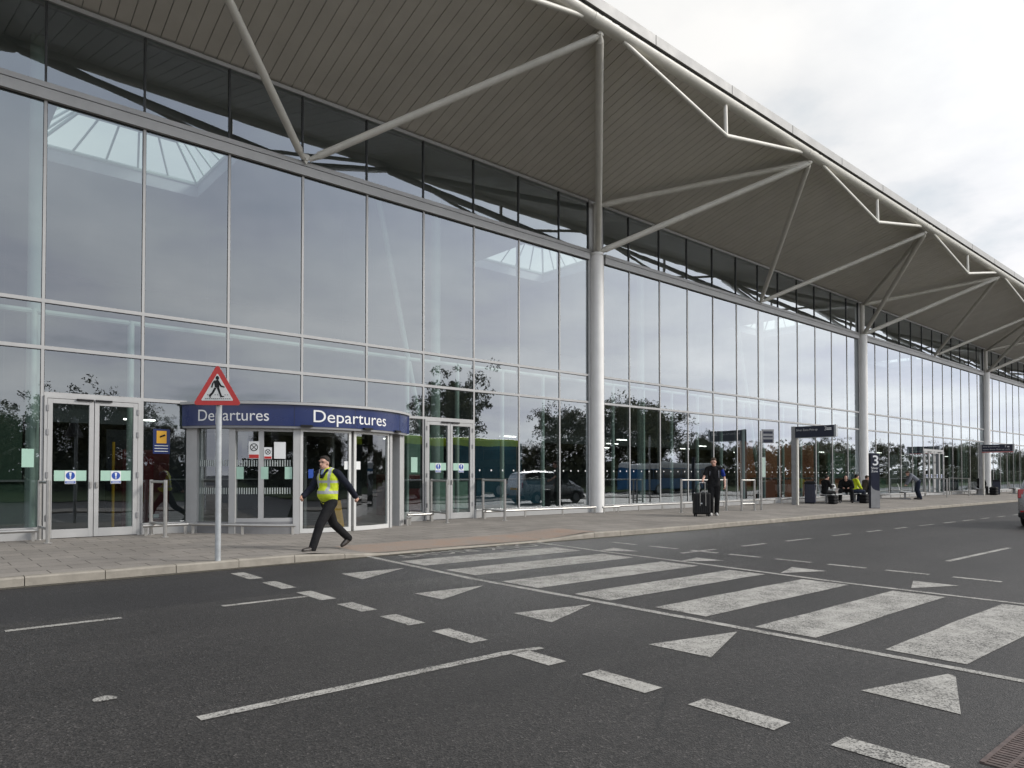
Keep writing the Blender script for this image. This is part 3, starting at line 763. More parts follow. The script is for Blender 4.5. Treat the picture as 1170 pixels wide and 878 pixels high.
# ------------------------------------------------------------------ pedestrian crossing warning sign
sx,sy=3.61,10.88; sz=pz(sx,sy)
t=thing('warning_sign','red triangular pedestrian crossing warning sign on a grey post at the kerb','road sign',(sx,sy,sz))
mb=MB(); mb.tube((0,0,-.1),(0,0,2.82),.042,n=18); mb.tube((0,0,1.10),(0,0,1.115),.045,n=18); mb.ball((0,0,2.82),(.043,.043,.02),12); mb.build('post',GALV,t,smooth=True)
su=Vector((.80,-.60,0)).normalized(); sn=Vector((-su.y*-1,0,0)); sn=Vector((su.y,-su.x,0)); sv=Vector((0,0,1)) # sn faces the camera side
if sn.y>0: sn=-sn
def tri(w,cz,rad):
    # rounded triangle, centred on base middle
    h=w*.866; P_=[(-w/2,0),(w/2,0),(0,h)]; c=(0,h/3); out=[]
    for i,(x,y) in enumerate(P_):
        dx,dy=x-c[0],y-c[1]; l=math.hypot(dx,dy); q=(x-dx/l*2*rad,y-dy/l*2*rad); a0=math.atan2(dy,dx)
        for j in range(-4,5): a=a0+j*R(15); out.append((q[0]+rad*math.cos(a),q[1]+rad*math.sin(a)))
    return out
W=.72; bz=2.325
mb=MB(); o=Vector((0,0,bz))+sn*.075
mb.prism(tri(W,0,.035),o,su,sv,-sn*.006,0)
mb.build('plate',[GREY],t)
mb=MB(); mb.keep=False; mb.prism(tri(W-.006,0,.034),o+sn*.0005+sv*.002,su,sv,sn*.003); mb.build('red_border',RED,t)
mb=MB(); mb.prism(tri(W*.66,0,.012),o+sn*.004+sv*(.069),su,sv,sn*.002); mb.build('white_face',SIGNWH,t)
mb=MB(); fo=o+sn*.0075; q=.001
def pl(pts): mb.prism(pts,fo,su,sv,sn*.0015)
mb.prism([(.0+.026*math.cos(2*PI*i/16),.408+.03*math.sin(2*PI*i/16)) for i in range(16)],fo,su,sv,sn*.0015)
pl([(-.035,.265),(.028,.262),(.034,.345),(.014,.378),(-.02,.376),(-.048,.345)])
pl([(-.045,.262),(-.012,.258),(-.055,.175),(-.098,.128),(-.122,.150),(-.082,.188)])
pl([(-.122,.150),(-.098,.128),(-.092,.112),(-.108,.108)])
pl([(-.008,.26),(.028,.262),(.052,.185),(.072,.135),(.044,.128),(.024,.178)])
pl([(.044,.132),(.044,.116),(.105,.126),(.10,.137),(.068,.14)])
pl([(-.048,.345),(-.03,.372),(-.048,.37),(-.078,.325),(-.092,.265),(-.070,.262),(-.058,.315)])
pl([(.02,.372),(.034,.345),(.058,.30),(.108,.278),(.104,.262),(.046,.276),(.018,.32)])
for i in range(13): pl([(-.175+.029*i,.092),(-.156+.029*i,.092),(-.156+.029*i,.102),(-.175+.029*i,.102)])
for i in range(9):
    x=-.145+.036*i
    if abs(x+.085)<.025 or abs(x-.07)<.03: continue
    pl([(x,.150),(x+.015,.150),(x+.015,.16),(x,.16)])
mb.build('pedestrian_pictogram',BLACK,t)
mb=MB(); 
for z in (2.42,2.74): mb.obox((0,0,z)+sn*.045 if False else Vector((0,0,z))+sn*.04,su,sn,sv,.10,.03,.02)
mb.build('clamp',GALV,t)

# ------------------------------------------------------------------ totem, direction signs, bus stop, bins, benches
tx_,ty_=30.45,12.2; tz_=pz(tx_,ty_)
t=thing('zone_totem','dark blue totem with a large white 3 and grey base near the kerb','sign',(tx_,ty_,tz_))
u=Vector((.86,-.51,0)).normalized(); n_=Vector((-.51,-.86,0)).normalized(); v=Vector((0,0,1)); w=.205; H=2.28
mb=MB(); mb.obox((0,0,H/2-.03),u,n_,v,w,.07,H/2+.03); mb.build('body',NAVYDK,t,bevel=.006)
arc=[(-w,.02),(w,.02),(w,.72)]+[(w-2*w*math.sin(a),.72+.26*(1-math.cos(a))*1.0) for a in [R(10*i) for i in range(1,10)]]
mb=MB(); mb.prism(arc,Vector((0,0,0))+n_*.0705,u,v,n_*.004); mb.build('grey_base',GREY,t)
mb=MB(); mb.keep=True; add_text(mb,'3',n_*.0725+u*.02+v*1.78,u,v,.40,0,.26,'c',.01); add_text(mb,'Silver',n_*.0725-u*.18+v*1.62,u,v,.09,0,.33,'l'); add_text(mb,'Zone',n_*.0725-u*.18+v*1.49,u,v,.09,0,.29,'l'); mb.build('lettering',WHITE,t)

def banner_sign(x,y,L_,zt,h,label,rows,red=False):
    z=pz(x,y); t=thing('direction_sign',label,'sign',(x,y,z)); top=zt-z
    mb=MB(); mb.box(-.06,.06,-.0,.19,-.05,top+.02); mb.build('mast',plain('mast_grey',(.34,.34,.345),.5),t,bevel=.01)
    mb=MB(); mb.box(-.05,.05,-.10,-.02,-.05,top-h-.02); mb.build('side_post',STEEL,t,bevel=.01)
    mb=MB(); mb.box(-.075,.075,-L_,.0,top-h,top); mb.build('panel',NAVYDK,t,bevel=.006)
    mb=MB(); mb.box(-.08,.08,-L_-.09,-L_+.002,top-h-.01,top+.01); mb.box(-.08,.08,-L_,0,top-h-.025,top-h); mb.build('trim',GALV,t,bevel=.006)
    if red:
        mb=MB(); mb.box(-.082,.082,-L_,0,top-h-.075,top-h-.026); mb.build('red_strip',RED,t)
    for sgn in (-1,1):
        mb=MB(); mb.keep=True
        o=Vector((sgn*.079,-.06 if sgn<0 else -L_+.06,0)); uu=Vector((0,-1 if sgn<0 else 1,0))
        for s,zz,hh,off,wd in rows: add_text(mb,s,o+Vector((0,0,top-zz))+uu*off,uu,(0,0,1),hh,0,wd)
        # small coach pictogram
        b0=o+uu*(L_-.36)+Vector((0,0,top-.21)); 
        if not red:
            mb.add([b0,b0+uu*.2,b0+uu*.2+Vector((0,0,.05)),b0+Vector((0,0,.05))],[(0,1,2,3)])
            for i in range(3): c=b0+uu*(.01+.065*i)+Vector((0,0,.06)); mb.add([c,c+uu*.05,c+uu*.05+Vector((0,0,.05)),c+Vector((0,0,.05))],[(0,1,2,3)])
        else:
            b1=b0+Vector((0,0,.0)); mb.add([b1,b1+uu*.12,b1+uu*.12+Vector((0,0,.08)),b1+Vector((0,0,.08))],[(0,1,2,3)])
        mb.build('lettering',WHITE,t)
    return t
banner_sign(29.92,15.29,1.72,3.62,.49,'navy hanging sign reading Silver Zone Pick-up with a 3, near the seated people',[('Silver Zone Pick-up',.20,.085,0,.95),('3',.22,.17,1.25,.10)])
banner_sign(55.52,15.18,1.75,3.56,.46,'distant navy hanging sign with a red lower strip by the third white column',[('Silver Zone Pick-up',.17,.075,0,.95),('2',.19,.13,1.25,.08),('Silver Zone Pick-up only',.36,.06,0,1.55)],True)

x,y=24.64,13.97; z=pz(x,y)
t=thing('bus_stop_pole','slim steel bus stop pole with grey flag and pale timetable board','bus stop',(x,y,z))
mb=MB(); mb.tube((0,0,-.05),(0,0,3.0),.038,n=14); mb.build('pole',STAIN,t,smooth=True)
fu=Vector((.83,-.56,0)); fn=Vector((-.56,-.83,0))
mb=MB(); mb.obox(Vector((0,0,2.80))+fu*.27,fu,fn,v,.24,.015,.26); mb.build('flag',plain('flag_grey',(.24,.245,.25),.5),t,bevel=.004)
mb=MB(); 
for zz,hh in ((2.94,.045),(2.78,.025),(2.62,.06)): mb.obox(Vector((0,0,zz))+fu*.27+fn*.016,fu,fn,v,.19,.003,hh)
mb.build('flag_blocks',NAVYDK,t)
mb=MB(); mb.obox(Vector((0,0,1.62))+fu*.09,fu,fn,v,.085,.02,.40); mb.build('timetable_case',GREY,t)
mb=MB(); mb.obox(Vector((0,0,1.62))+fu*.09+fn*.021,fu,fn,v,.066,.003,.37); mb.build('timetable',plain('timetable_paper',(.55,.68,.58),.5),t)

def bin_(x,y,label):
    z=pz(x,y); t=thing('litter_bin',label,'bin',(x,y,z),R(20),'navy litter bins along the glass')
    mb=MB(); mb.prism([(-.25,-.22),(.25,-.22),(.27,-.1),(.27,.22),(-.27,.22),(-.27,-.1)],(0,0,.04),(1,0,0),(0,1,0),(0,0,.86)); mb.build('body',NAVYDK,t,bevel=.03)
    mb=MB(); mb.prism([(-.28,-.24),(.28,-.24),(.28,.24),(-.28,.24)],(0,0,.90),(1,0,0),(0,1,0),(0,0,.09)); mb.box(-.24,.24,-.2,.2,.99,1.03); mb.build('lid',BLACK,t,bevel=.02)
    mb=MB(); mb.box(-.18,.18,-.245,-.238,.76,.86); mb.build('slot',SHADOWGAP,t)
    mb=MB(); mb.add([(.10*math.cos(2*PI*i/20),-.224,.52+.10*math.sin(2*PI*i/20)) for i in range(20)],[tuple(range(19,-1,-1))]); mb.build('emblem',GALV,t)
    mb=MB(); mb.box(-.24,.24,-.2,.2,-.03,.04); mb.build('foot',BLACK,t)
bin_(31.75,15.55,'navy litter bin with a round white emblem beside the Silver Zone Pick-up sign')
bin_(58.75,15.25,'distant navy litter bin right of the third white column')
def bench(x,y,rz,label,n=3):
    z=pz(x,y); t=thing('metal_bench',label,'bench',(x,y,z),rz,'perforated steel benches on the pavement'); w=.56
    for i in range(n):
        c=(i-(n-1)/2)*w
        mb=MB(); pts=[(-.02,.44),(.10,.415),(.30,.41),(.44,.43),(.48,.40)]
        for a,b in zip(pts[:-1],pts[1:]): mb.add([(c-.26,a[0],a[1]),(c+.26,a[0],a[1]),(c+.26,b[0],b[1]),(c-.26,b[0],b[1]),(c-.26,a[0],a[1]-.012),(c+.26,a[0],a[1]-.012),(c+.26,b[0],b[1]-.012),(c-.26,b[0],b[1]-.012)],[(0,1,2,3),(7,6,5,4),(0,4,5,1),(2,6,7,3),(0,3,7,4),(1,5,6,2)])
        mb.build('seat',BENCHM,t,smooth=True)
        mb=MB(); mb.obox((c,-.12,.66),(1,0,0),(0,-.28,.96),(0,.96,.28),.26,.20,.008); mb.build('backrest',BENCHM,t,bevel=.006)
    mb=MB(); mb.box(-n*w/2,n*w/2,.14,.22,.33,.39); mb.build('beam',GREY,t)
    for s_ in (-1,1):
        mb=MB(); q=s_*(n*w/2-.2); mb.box(q-.03,q+.03,.13,.23,.0,.34); mb.box(q-.035,q+.035,-.1,.46,-.02,.035); mb.box(q-.02,q+.02,-.10,.16,.33,.40); mb.build('leg',GREY,t)
bench(33.2,15.45,R(-172),'steel bench under the leftmost two of the seated people',3)
bench(36.2,15.45,R(-172),'steel bench under the yellow jacket and the person in brown',3)
bench(42.3,15.5,R(-160),'steel bench beside the person bending forward',3)
bench(55.9,15.75,R(-160),'distant steel bench under the person by the second hanging sign',3)
bench(62.6,15.3,R(-160),'farthest steel bench, left of the silver car in the picture',2)
# yellow wet-floor sign inside the drum
t=thing('wet_floor_sign','yellow folding wet floor sign inside the Departures entrance','floor sign',(7.95,15.55,.205),R(-20))
for s_ in (-1,1):
    mb=MB(); mb.prism([(-.15,0),(.15,0),(.07,.66),(-.07,.66)],(0,s_*.14,0),(1,0,0),(0,-s_*.2,1),(0,.015,0)); mb.build('leaf',YELLOW,t)
# things inside the hall
t=thing('vending_machine','maroon vending machine behind the glass left of the Departures drum','vending machine',(4.35,18.2,.2))
mb=MB(); mb.box(-.55,.45,-.35,.4,0,1.85); mb.build('cabinet',MAROON,t,bevel=.03)
mb=MB(); mb.box(-.45,.1,-.36,-.352,.7,1.7); mb.build('front_panel',plain('maroon_panel',(.20,.02,.03),.25),t)
mb=MB(); 
for i in range(20): a=PI*i/19; a2=PI*(i+1)/19; mb.add([(-.32+.16*math.cos(q)*f,-.364,1.12+.22*math.sin(q)*f) for q in (a,a2) for f in (1,.72)],[(0,2,3,1)])
mb.build('logo_arch',YELLOW,t)
mb=MB(); mb.box(.0,.22,-.37,-.352,.28,.36); mb.build('price_label',WHITEP,t)
t=thing('kiosk','maroon kiosk behind the doors right of the Departures entrance','kiosk',(12.2,19.5,.2))
mb=MB(); mb.box(-.7,.6,-.4,.4,0,1.3); mb.build('cabinet',MAROON,t,bevel=.04)
mb=MB(); mb.box(-.6,.5,-.42,-.4,.85,1.15); mb.build('screen',BLACK,t)
t=thing('pole_stand','yellow upright pole behind the right leaf of the leftmost doors','pole',(3.55,17.5,.2))
mb=MB(); mb.tube((0,0,0),(0,0,2.0),.03,n=10); mb.build('pole',YELLOW,t,smooth=True)
mb=MB(); mb.tube((0,0,0),(0,0,.04),.16,n=16); mb.build('foot',BLACK,t)
for i,(x,y,w,c,lab) in enumerate([(1.0,22,3.0,(.05,.09,.06),'dark green check-in counter deep inside behind the leftmost doors'),(8,27,5,(.03,.03,.04),'black counter deep inside behind the Departures drum'),(15.2,22,2.6,(.30,.45,.36),'pale green counter behind the panes right of the Departures doors'),(20.5,24,4,(.02,.10,.16),'teal counter behind the panes right of the big white column'),(40,20.2,9.5,(.42,.13,.06),'brick red stand inside behind the bus stop pole and seated people'),(53,22,6,(.10,.22,.16),'green stand inside behind the far sliding doors'),(61,21,6,(.25,.27,.28),'pale grey seating block inside, farthest right behind the glass')]):
    t=thing('counter',lab,'counter',(x,y,.2),0)
    m=plain('counter_%s'%['green','black','pale_green','teal','brick_red','mid_green','pale_grey'][i],c,.6)
    mb=MB(); mb.box(-w/2,w/2,-.4,.4,0,1.1); mb.build('base',m,t)
    mb=MB(); mb.box(-w/2-.05,w/2+.05,-.5,.45,1.1,1.15); mb.build('worktop',GREY,t)
    mb=MB(); mb.box(-w/2,w/2,1.2,1.35,0,2.9 if i!=4 else 3.2); mb.build('back_panel',m,t)
# ------------------------------------------------------------------ people
SKIN=plain('skin',(.56,.33,.25),.55,0,.08,12)
HAIR=plain('dark_hair',(.022,.017,.014),.7,0,.3,40,.3)
HAIRB=plain('brown_hair',(.06,.038,.024),.7,0,.3,40,.3)
NAVYC=plain('navy_cloth',(.012,.014,.024),.85,0,.25,14,.2,.4)
BLACKC=plain('black_cloth',(.013,.013,.014),.88,0,.3,14,.2,.4)
GREYC=plain('grey_cloth',(.19,.20,.23),.88,0,.2,14,.2,.4)
JEAN=plain('dark_denim',(.02,.026,.045),.85,0,.3,18,.2,.4)
BROWNC=plain('brown_cloth',(.075,.06,.05),.88,0,.25,14,.2,.4)
BLUEC=plain('blue_cloth',(.012,.03,.20),.8,0,.2,14,.2)
SHOE=plain('dark_leather',(.022,.016,.013),.45,0,.2,10)
SHOEW=plain('white_trainer',(.50,.49,.47),.5,0,.1,10)
HIVIS=plain('hi_vis_cloth',(.56,.66,.02),.65,0,.14,9,.3,.4)
REFLT=plain('reflective_tape',(.42,.43,.43),.35,.3,.1,10)
def make_vest():
    m,nt,b,out=nodes('hi_vis_vest'); v=ocoord(nt); sx=N(nt,'ShaderNodeSeparateXYZ'); L(nt,v,sx.inputs[0])
    f=noise(nt,v,9,4); base=ramp(nt,f,[(.3,(.47,.58,.012)),(.7,(.60,.70,.03))])
    zz=sx.outputs[2]
    def band(val,c,w): return math_(nt,'LESS_THAN',math_(nt,'ABSOLUTE',math_(nt,'SUBTRACT',val,c)),w)
    h=math_(nt,'MAXIMUM',band(zz,1.055,.028),band(zz,1.245,.022))
    vx=math_(nt,'MULTIPLY',band(math_(nt,'ABSOLUTE',sx.outputs[0]),.118,.024),math_(nt,'GREATER_THAN',zz,1.05))
    msk=math_(nt,'MAXIMUM',h,vx)
    L(nt,mix(nt,msk,base,(.40,.41,.42)),b.inputs['Base Color']); b.inputs['Roughness'].default_value=.6
    bump(nt,noise(nt,v,14,4),b,.5,.02); return m
VEST=make_vest()
def blob(name,shapes,voxel,mat,parent,smooth_it=4,subcut=None):
    bm=bmesh.new()
    for s in shapes:
        if s[0]=='c':
            _,p0,p1,r0,r1=s; p0=Vector(p0);p1=Vector(p1); d=p1-p0; l=d.length
            for p,r in((p0,r0),(p1,r1)): bmesh.ops.create_icosphere(bm,subdivisions=2,radius=r,matrix=Matrix.Translation(p))
            if l>1e-4:
                M=Matrix.Translation((p0+p1)/2)@d.to_track_quat('Z','Y').to_matrix().to_4x4()
                bmesh.ops.create_cone(bm,cap_ends=True,segments=16,radius1=r0,radius2=r1,depth=l,matrix=M)
        else:
            _,c,r=s[:3]; M=Matrix.Translation(c)
            if len(s)>3: M=M@s[3].to_4x4()
            M=M@Matrix.Diagonal((*r,1)); bmesh.ops.create_icosphere(bm,subdivisions=3,radius=1,matrix=M)
    me=bpy.data.meshes.new(name); bm.to_mesh(me); bm.free()
    o=bpy.data.objects.new(name,me); COL.objects.link(o)
    rm=o.modifiers.new('r','REMESH'); rm.mode='VOXEL'; rm.voxel_size=voxel
    sm=o.modifiers.new('s','SMOOTH'); sm.factor=.5; sm.iterations=smooth_it
    bpy.context.view_layer.update(); dg=bpy.context.evaluated_depsgraph_get()
    m2=bpy.data.meshes.new_from_object(o.evaluated_get(dg)); m2.name=name
    o.modifiers.clear(); o.data=m2; bpy.data.meshes.remove(me)
    m2.materials.clear(); m2.materials.append(mat); m2.shade_smooth()
    if parent is not None: o.parent=parent
    return o
def lerp(a,b,t): return tuple(a[i]+(b[i]-a[i])*t for i in range(3))
def hand_shapes(w,h,side,curl=.5):
    """wrist w, knuckle centre h ; returns palm, four fingers and a thumb, relaxed"""
    w=Vector(w);h=Vector(h);d=(h-w).normalized()
    inw=Vector((-side,0,0)); pn=(inw-d*inw.dot(d)).normalized(); across=d.cross(pn).normalized()
    if across.y<0: across=-across          # towards the front of the body
    out=[]; k=w+d*.085
    for i,(o,l) in enumerate(((.030,.072),(.011,.080),(-.010,.074),(-.029,.058))):
        b=k+across*o; out.append(('c',w+across*o*.5,b,.014,.0115))
        a1=.35+curl*.5; m=b+(d*math.cos(a1)+pn*math.sin(a1))*l*.5; a2=.8+curl*1.1
        e=m+(d*math.cos(a2)+pn*math.sin(a2))*l*.5
        out.append(('c',b,m,.0105,.0095)); out.append(('c',m,e,.0095,.008))
    tb=w+d*.03+across*.030; tm=tb+(d*.7+across*.5+pn*.4).normalized()*.036; te=tm+(d*.85+pn*.5).normalized()*.030
    out+= [('c',tb,tm,.0125,.011),('c',tm,te,.011,.009)]
    return out
def person(J,loc,rz,scale,label,group=None,top=BLACKC,legs=BLACKC,shoe=SHOE,hair=HAIR,vest=None,sleeve='long',sleeve_mat=None,vox=.0085,belly=0.0,bareneck=True,glasses=False,fingers=True,hood=False):
    sh={}
    hd=Vector(J['head']); fw=Vector(J.get('look',(0,1,0))).normalized(); rt=fw.cross(Vector((0,0,1))).normalized(); up=rt.cross(fw).normalized()
    Mh=Matrix((rt,fw,up)).transposed()
    def H(x,y,z): return tuple(hd+Mh@Vector((x,y,z)))
    nk=J['neck']; ch=J['chest']; pv=J['pelvis']
    body=[('e',H(0,-.012,.022),(.076,.096,.105),Mh),('e',H(0,.022,-.045),(.060,.068,.078),Mh),('e',H(0,.052,-.09),(.034,.034,.026),Mh),
          ('c',H(0,.088,.012),H(0,.108,-.022),.010,.0155),('e',H(0,.088,-.062),(.026,.014,.012),Mh),
          ('e',H(.076,-.008,-.008),(.012,.022,.034),Mh),('e',H(-.076,-.008,-.008),(.012,.022,.034),Mh),
          ('e',H(.033,.078,.040),(.028,.016,.010),Mh),('e',H(-.033,.078,.040),(.028,.016,.010),Mh),
          ('c',H(0,-.02,-.05),nk,.056,.060)]
    t1=[]
    for s in (1,-1):
        body.append(('c',lerp(nk,ch,.15),J['sh'][s],.055,.050))
    body+= [('c',lerp(nk,ch,.4),pv,.085,.09),('c',lerp(ch,J['sh'][1],.45),lerp(pv,J['hip'][1],.5),.08,.08),('c',lerp(ch,J['sh'][-1],.45),lerp(pv,J['hip'][-1],.5),.08,.08)]
    for s in (1,-1):
        a=J['sh'][s];e=J['el'][s];w=J['wr'][s];k=J['kn'][s];hp=J['hip'][s];an=J['an'][s];to=J['toe'][s]
        body+= [('c',a,e,.046,.037),('c',e,w,.038,.026),('c',hp,k,.078,.052),('c',k,lerp(k,an,.35),.050,.052),('c',lerp(k,an,.35),an,.052,.034),('c',an,to,.036,.026)]
        if fingers: body+=hand_shapes(w,J['hd'][s],s,J.get('curl',{}).get(s,.5))
        else: body+= [('c',w,J['hd'][s],.030,.034)]
    P_=blob('person',body,vox,SKIN,None,3)
    P_.location=loc; P_.rotation_euler=(0,0,rz); P_.scale=(scale,)*3
    tag(P_,label,'person',group)
    cv=max(.011,vox)
    # top
    def torso(g,shw=1.0):
        r=[('c',lerp(nk,ch,.30),lerp(ch,pv,.3),.098+g,.115+g)]
        for s in (1,-1):
            r+= [('c',lerp(ch,J['sh'][s],.50),lerp(pv,J['hip'][s],.55),.096+g,.098+g),('c',lerp(nk,J['sh'][s],.35),lerp(nk,J['sh'][s],shw),.062+g*.7,(.066 if shw==1 else .050)+g*.7)]
        if belly:
            b=Vector(lerp(ch,pv,.62))+Vector((0,belly*.55,0)); r.append(('e',tuple(b),(.155+g,.10+belly*.55+g,.17)))
        return r
    jk=torso(.012)+[('c',pv,lerp(pv,ch,.1),.125,.125)]
    for s in (1,-1):
        a=J['sh'][s];e=J['el'][s];w=J['wr'][s]
        if sleeve=='long': jk+= [('c',a,e,.076,.066),('c',e,lerp(e,w,.97),.066,.055)]
        elif sleeve_mat is None: jk+= [('c',a,lerp(a,e,.72),.066,.062)]
        else: jk+= [('c',a,lerp(a,e,.2),.064,.06)] if s<0 else [('c',a,lerp(a,e,.72),.066,.062)]
    if hood: jk.append(('e',H(0,-.03,.0),(.10,.105,.125),Mh))
    if bareneck: jk.append(('c',lerp(nk,H(0,0,-.09),.05),lerp(nk,ch,.2),.062,.08))
    blob('jacket' if sleeve=='long' else 'shirt',jk,cv,top,P_,4)
    if sleeve!='long' and sleeve_mat is not None:
        for s in (-1,): blob('sleeve',[('c',lerp(J['sh'][s],J['el'][s],.1),lerp(J['sh'][s],J['el'][s],.70),.070,.064)],cv,sleeve_mat,P_,3)
    tr=[('c',J['hip'][1],J['hip'][-1],.112,.112),('e',tuple(Vector(pv)+Vector((0,0,.02))),(.165,.125+belly*.3,.115))]
    for s in (1,-1):
        k=J['kn'][s];hp=J['hip'][s];an=J['an'][s]
        tr+= [('c',hp,k,.110,.082),('c',k,tuple(Vector(an)+Vector((0,-.01,-.02))),.082,.070)]
    blob('trousers',tr,cv,legs,P_,4)
    for s in (1,-1):
        an=Vector(J['an'][s]);to=Vector(J['toe'][s]); d=(to-an); dn=Vector((d.x,d.y,0)).normalized(); heel=an-Vector((0,0,.045))-dn*.03
        blob('shoe',[('c',tuple(heel),tuple(lerp(heel,to,.6)),.042,.046),('c',tuple(lerp(heel,to,.55)),tuple(to),.046,.036),('c',tuple(an-Vector((0,0,.01))),tuple(heel),.045,.042),('c',tuple(an-Vector((0,0,.015))),tuple(to+Vector((0,0,.006))),.046,.036)],max(.009,vox),shoe,P_,3)
    if vest:
        vs=[s_ for s_ in torso(.026,.80)]; vs+= [('c',lerp(pv,ch,.06),lerp(pv,ch,.3),.145,.145)]
        blob('hi_vis_vest',vs,cv,vest,P_,3)
        # collar, shirt and open neck of the jacket
        n=Vector(nk); blob('collar',[('c',tuple(n+Vector((-.075,.055,.0))),tuple(n+Vector((-.015,.128,-.13))),.028,.022),('c',tuple(n+Vector((.075,.055,.0))),tuple(n+Vector((.015,.128,-.13))),.028,.022),('c',tuple(n+Vector((-.07,-.03,.01))),tuple(n+Vector((.07,-.03,.01))),.035,.035)],cv,top,P_,2)
        blob('shirt',[('c',tuple(n+Vector((0,.075,.01))),tuple(n+Vector((0,.118,-.07))),.036,.024)],cv,plain('pale_blue_shirt',(.20,.27,.42),.8),P_,2)
    # hair
    if not hood:
        hs=[('e',H(0,-.026,.050),(.081,.094,.085),Mh),('e',H(0,.025,.100),(.062,.052,.024),Mh),('e',H(.062,-.03,.015),(.018,.055,.05),Mh),('e',H(-.062,-.03,.015),(.018,.055,.05),Mh),('e',H(0,-.075,-.01),(.06,.032,.06),Mh)]
        blob('hair',hs,max(.008,vox),hair,P_,2)
    if glasses:
        mb=MB()
        for s in (1,-1):
            mb.path([H(s*.033+.022*math.cos(a),.098,.018+.016*math.sin(a)) for a in [i*PI/5 for i in range(11)]],.0016,n=6); mb.tube(H(s*.056,.096,.022),H(s*.078,-.0,.02),.0016,n=6)
        mb.tube(H(-.011,.10,.02),H(.011,.10,.02),.0016,n=6); mb.build('glasses',BLACK,P_)
    for s in (1,-1):
        mb=MB(); mb.ball(H(s*.033,.083,.017),(.012,.008,.007),8); mb.build('eye',plain('eye_dark',(.05,.04,.035),.3),P_)
    mb=MB(); mb.obox(H(0,.098,-.058),rt,fw,up,.024,.005,.0045); mb.build('mouth',plain('lips',(.30,.11,.10),.5),P_)
    return P_
# the walking man
J=dict(head=(0,.125,1.585),look=(-.12,1,-.08),neck=(0,.065,1.455),chest=(0,.04,1.25),pelvis=(0,0,.90),
 sh={1:(.190,.07,1.395),-1:(-.190,-.01,1.395)},el={1:(.27,.17,1.13),-1:(-.285,-.20,1.16)},wr={1:(.27,.37,.985),-1:(-.30,-.36,.97)},hd={1:(.26,.44,.93),-1:(-.30,-.42,.90)},
 hip={1:(.09,-.01,.87),-1:(-.09,.03,.87)},kn={1:(.10,-.20,.47),-1:(-.10,.31,.49)},an={1:(.10,-.58,.19),-1:(-.10,.50,.085)},toe={1:(.11,-.43,.045),-1:(-.10,.685,.055)},curl={1:.9,-1:.9})
mx,my=5.76,11.58
person(J,(mx,my,pz(mx,my)-.004),R(107),.975,'man in a yellow hi-vis vest striding along the pavement in front of the Departures entrance',None,NAVYC,BLACKC,SHOE,HAIR,VEST,'long',None,.0075,.085,True,True)
# the man with the suitcase
J=dict(head=(.02,.085,1.635),look=(.12,1,-.32),neck=(0,.02,1.50),chest=(0,.0,1.29),pelvis=(0,-.01,.95),
 sh={1:(.20,.02,1.43),-1:(-.20,.0,1.43)},el={1:(.30,.13,1.19),-1:(-.30,-.05,1.16)},wr={1:(.36,.33,1.06),-1:(-.31,.05,.93)},hd={1:(.37,.40,1.03),-1:(-.31,.09,.86)},
 hip={1:(.09,0,.92),-1:(-.09,0,.92)},kn={1:(.10,.10,.50),-1:(-.08,.02,.49)},an={1:(.09,.0,.085),-1:(-.07,-.10,.09)},toe={1:(.11,.20,.04),-1:(-.08,.08,.035)},curl={1:1.0,-1:.5})
qx,qy=20.0,13.0
R2=R(126)
person(J,(qx,qy,pz(qx,qy)-.006),R2,1.07,'man in a black top with a blue sleeve holding the handle of a black suitcase',None,BLACKC,BLACKC,SHOEW,HAIRB,None,'short',BLUEC,.009,.0)
def loc2(x,y,z,o=(qx,qy),rz=R2,s=1.07):
    return (o[0]+s*(x*math.cos(rz)-y*math.sin(rz)), o[1]+s*(x*math.sin(rz)+y*math.cos(rz)), pz(*o)+s*z)
t=thing('backpack','black backpack worn by the man with the suitcase','backpack',loc2(0,-.12,1.0),R2)
blob('backpack_bag',[('e',(0,-.14,.18),(.19,.13,.29)),('c',(-.10,-.16,.02),(.10,-.16,.02),.12,.12)],.014,BLACKC,t,3).name='bag'
mb=MB()
for s in (1,-1): mb.path([(s*.11,-.02,.44),(s*.13,.13,.50),(s*.135,.245,.36),(s*.14,.20,.12),(s*.15,-.02,.02)],.016,n=8)
mb.build('strap',GREYC,t,smooth=True)
cx_,cy_=19.72,13.28; cz=pz(cx_,cy_)
hx,hy,hz=loc2(.37,.40,1.03)
t=thing('suitcase','large upright black suitcase on wheels with its silver handle pulled out','suitcase',(hx-.08,hy-.03,cz),R(140))
mb=MB(); mb.box(-.26,.26,-.15,.15,.07,.76); mb.build('shell',BLACK,t,bevel=.045)
mb=MB()
for i in range(7): mb.box(-.20+.062*i,-.175+.062*i,-.158,.158,.12,.71)
mb.build('rib',BLACK,t,bevel=.006)
for a in (-.2,.2):
    for b in (-.1,.1):
        mb=MB(); mb.tube((a-.015,b,.032),(a+.015,b,.032),.032,n=14); mb.box(a-.022,a+.022,b-.02,b+.02,.03,.08); mb.build('wheel',BLACK,t)
mb=MB()
for a in (-.09,.09): mb.tube((a,.09,.70),(a,.09,1.08),.011,n=8)
mb.tube((-.10,.09,1.08),(.10,.09,1.08),.016,n=10)
for a in (-.09,.09): mb.tube((a,.165,.34),(a,.165,.74),.010,n=8)
mb.build('handle',STAIN,t,smooth=True)
mb=MB(); mb.box(.02,.08,.16,.166,.40,.44); mb.build('badge',GALV,t)
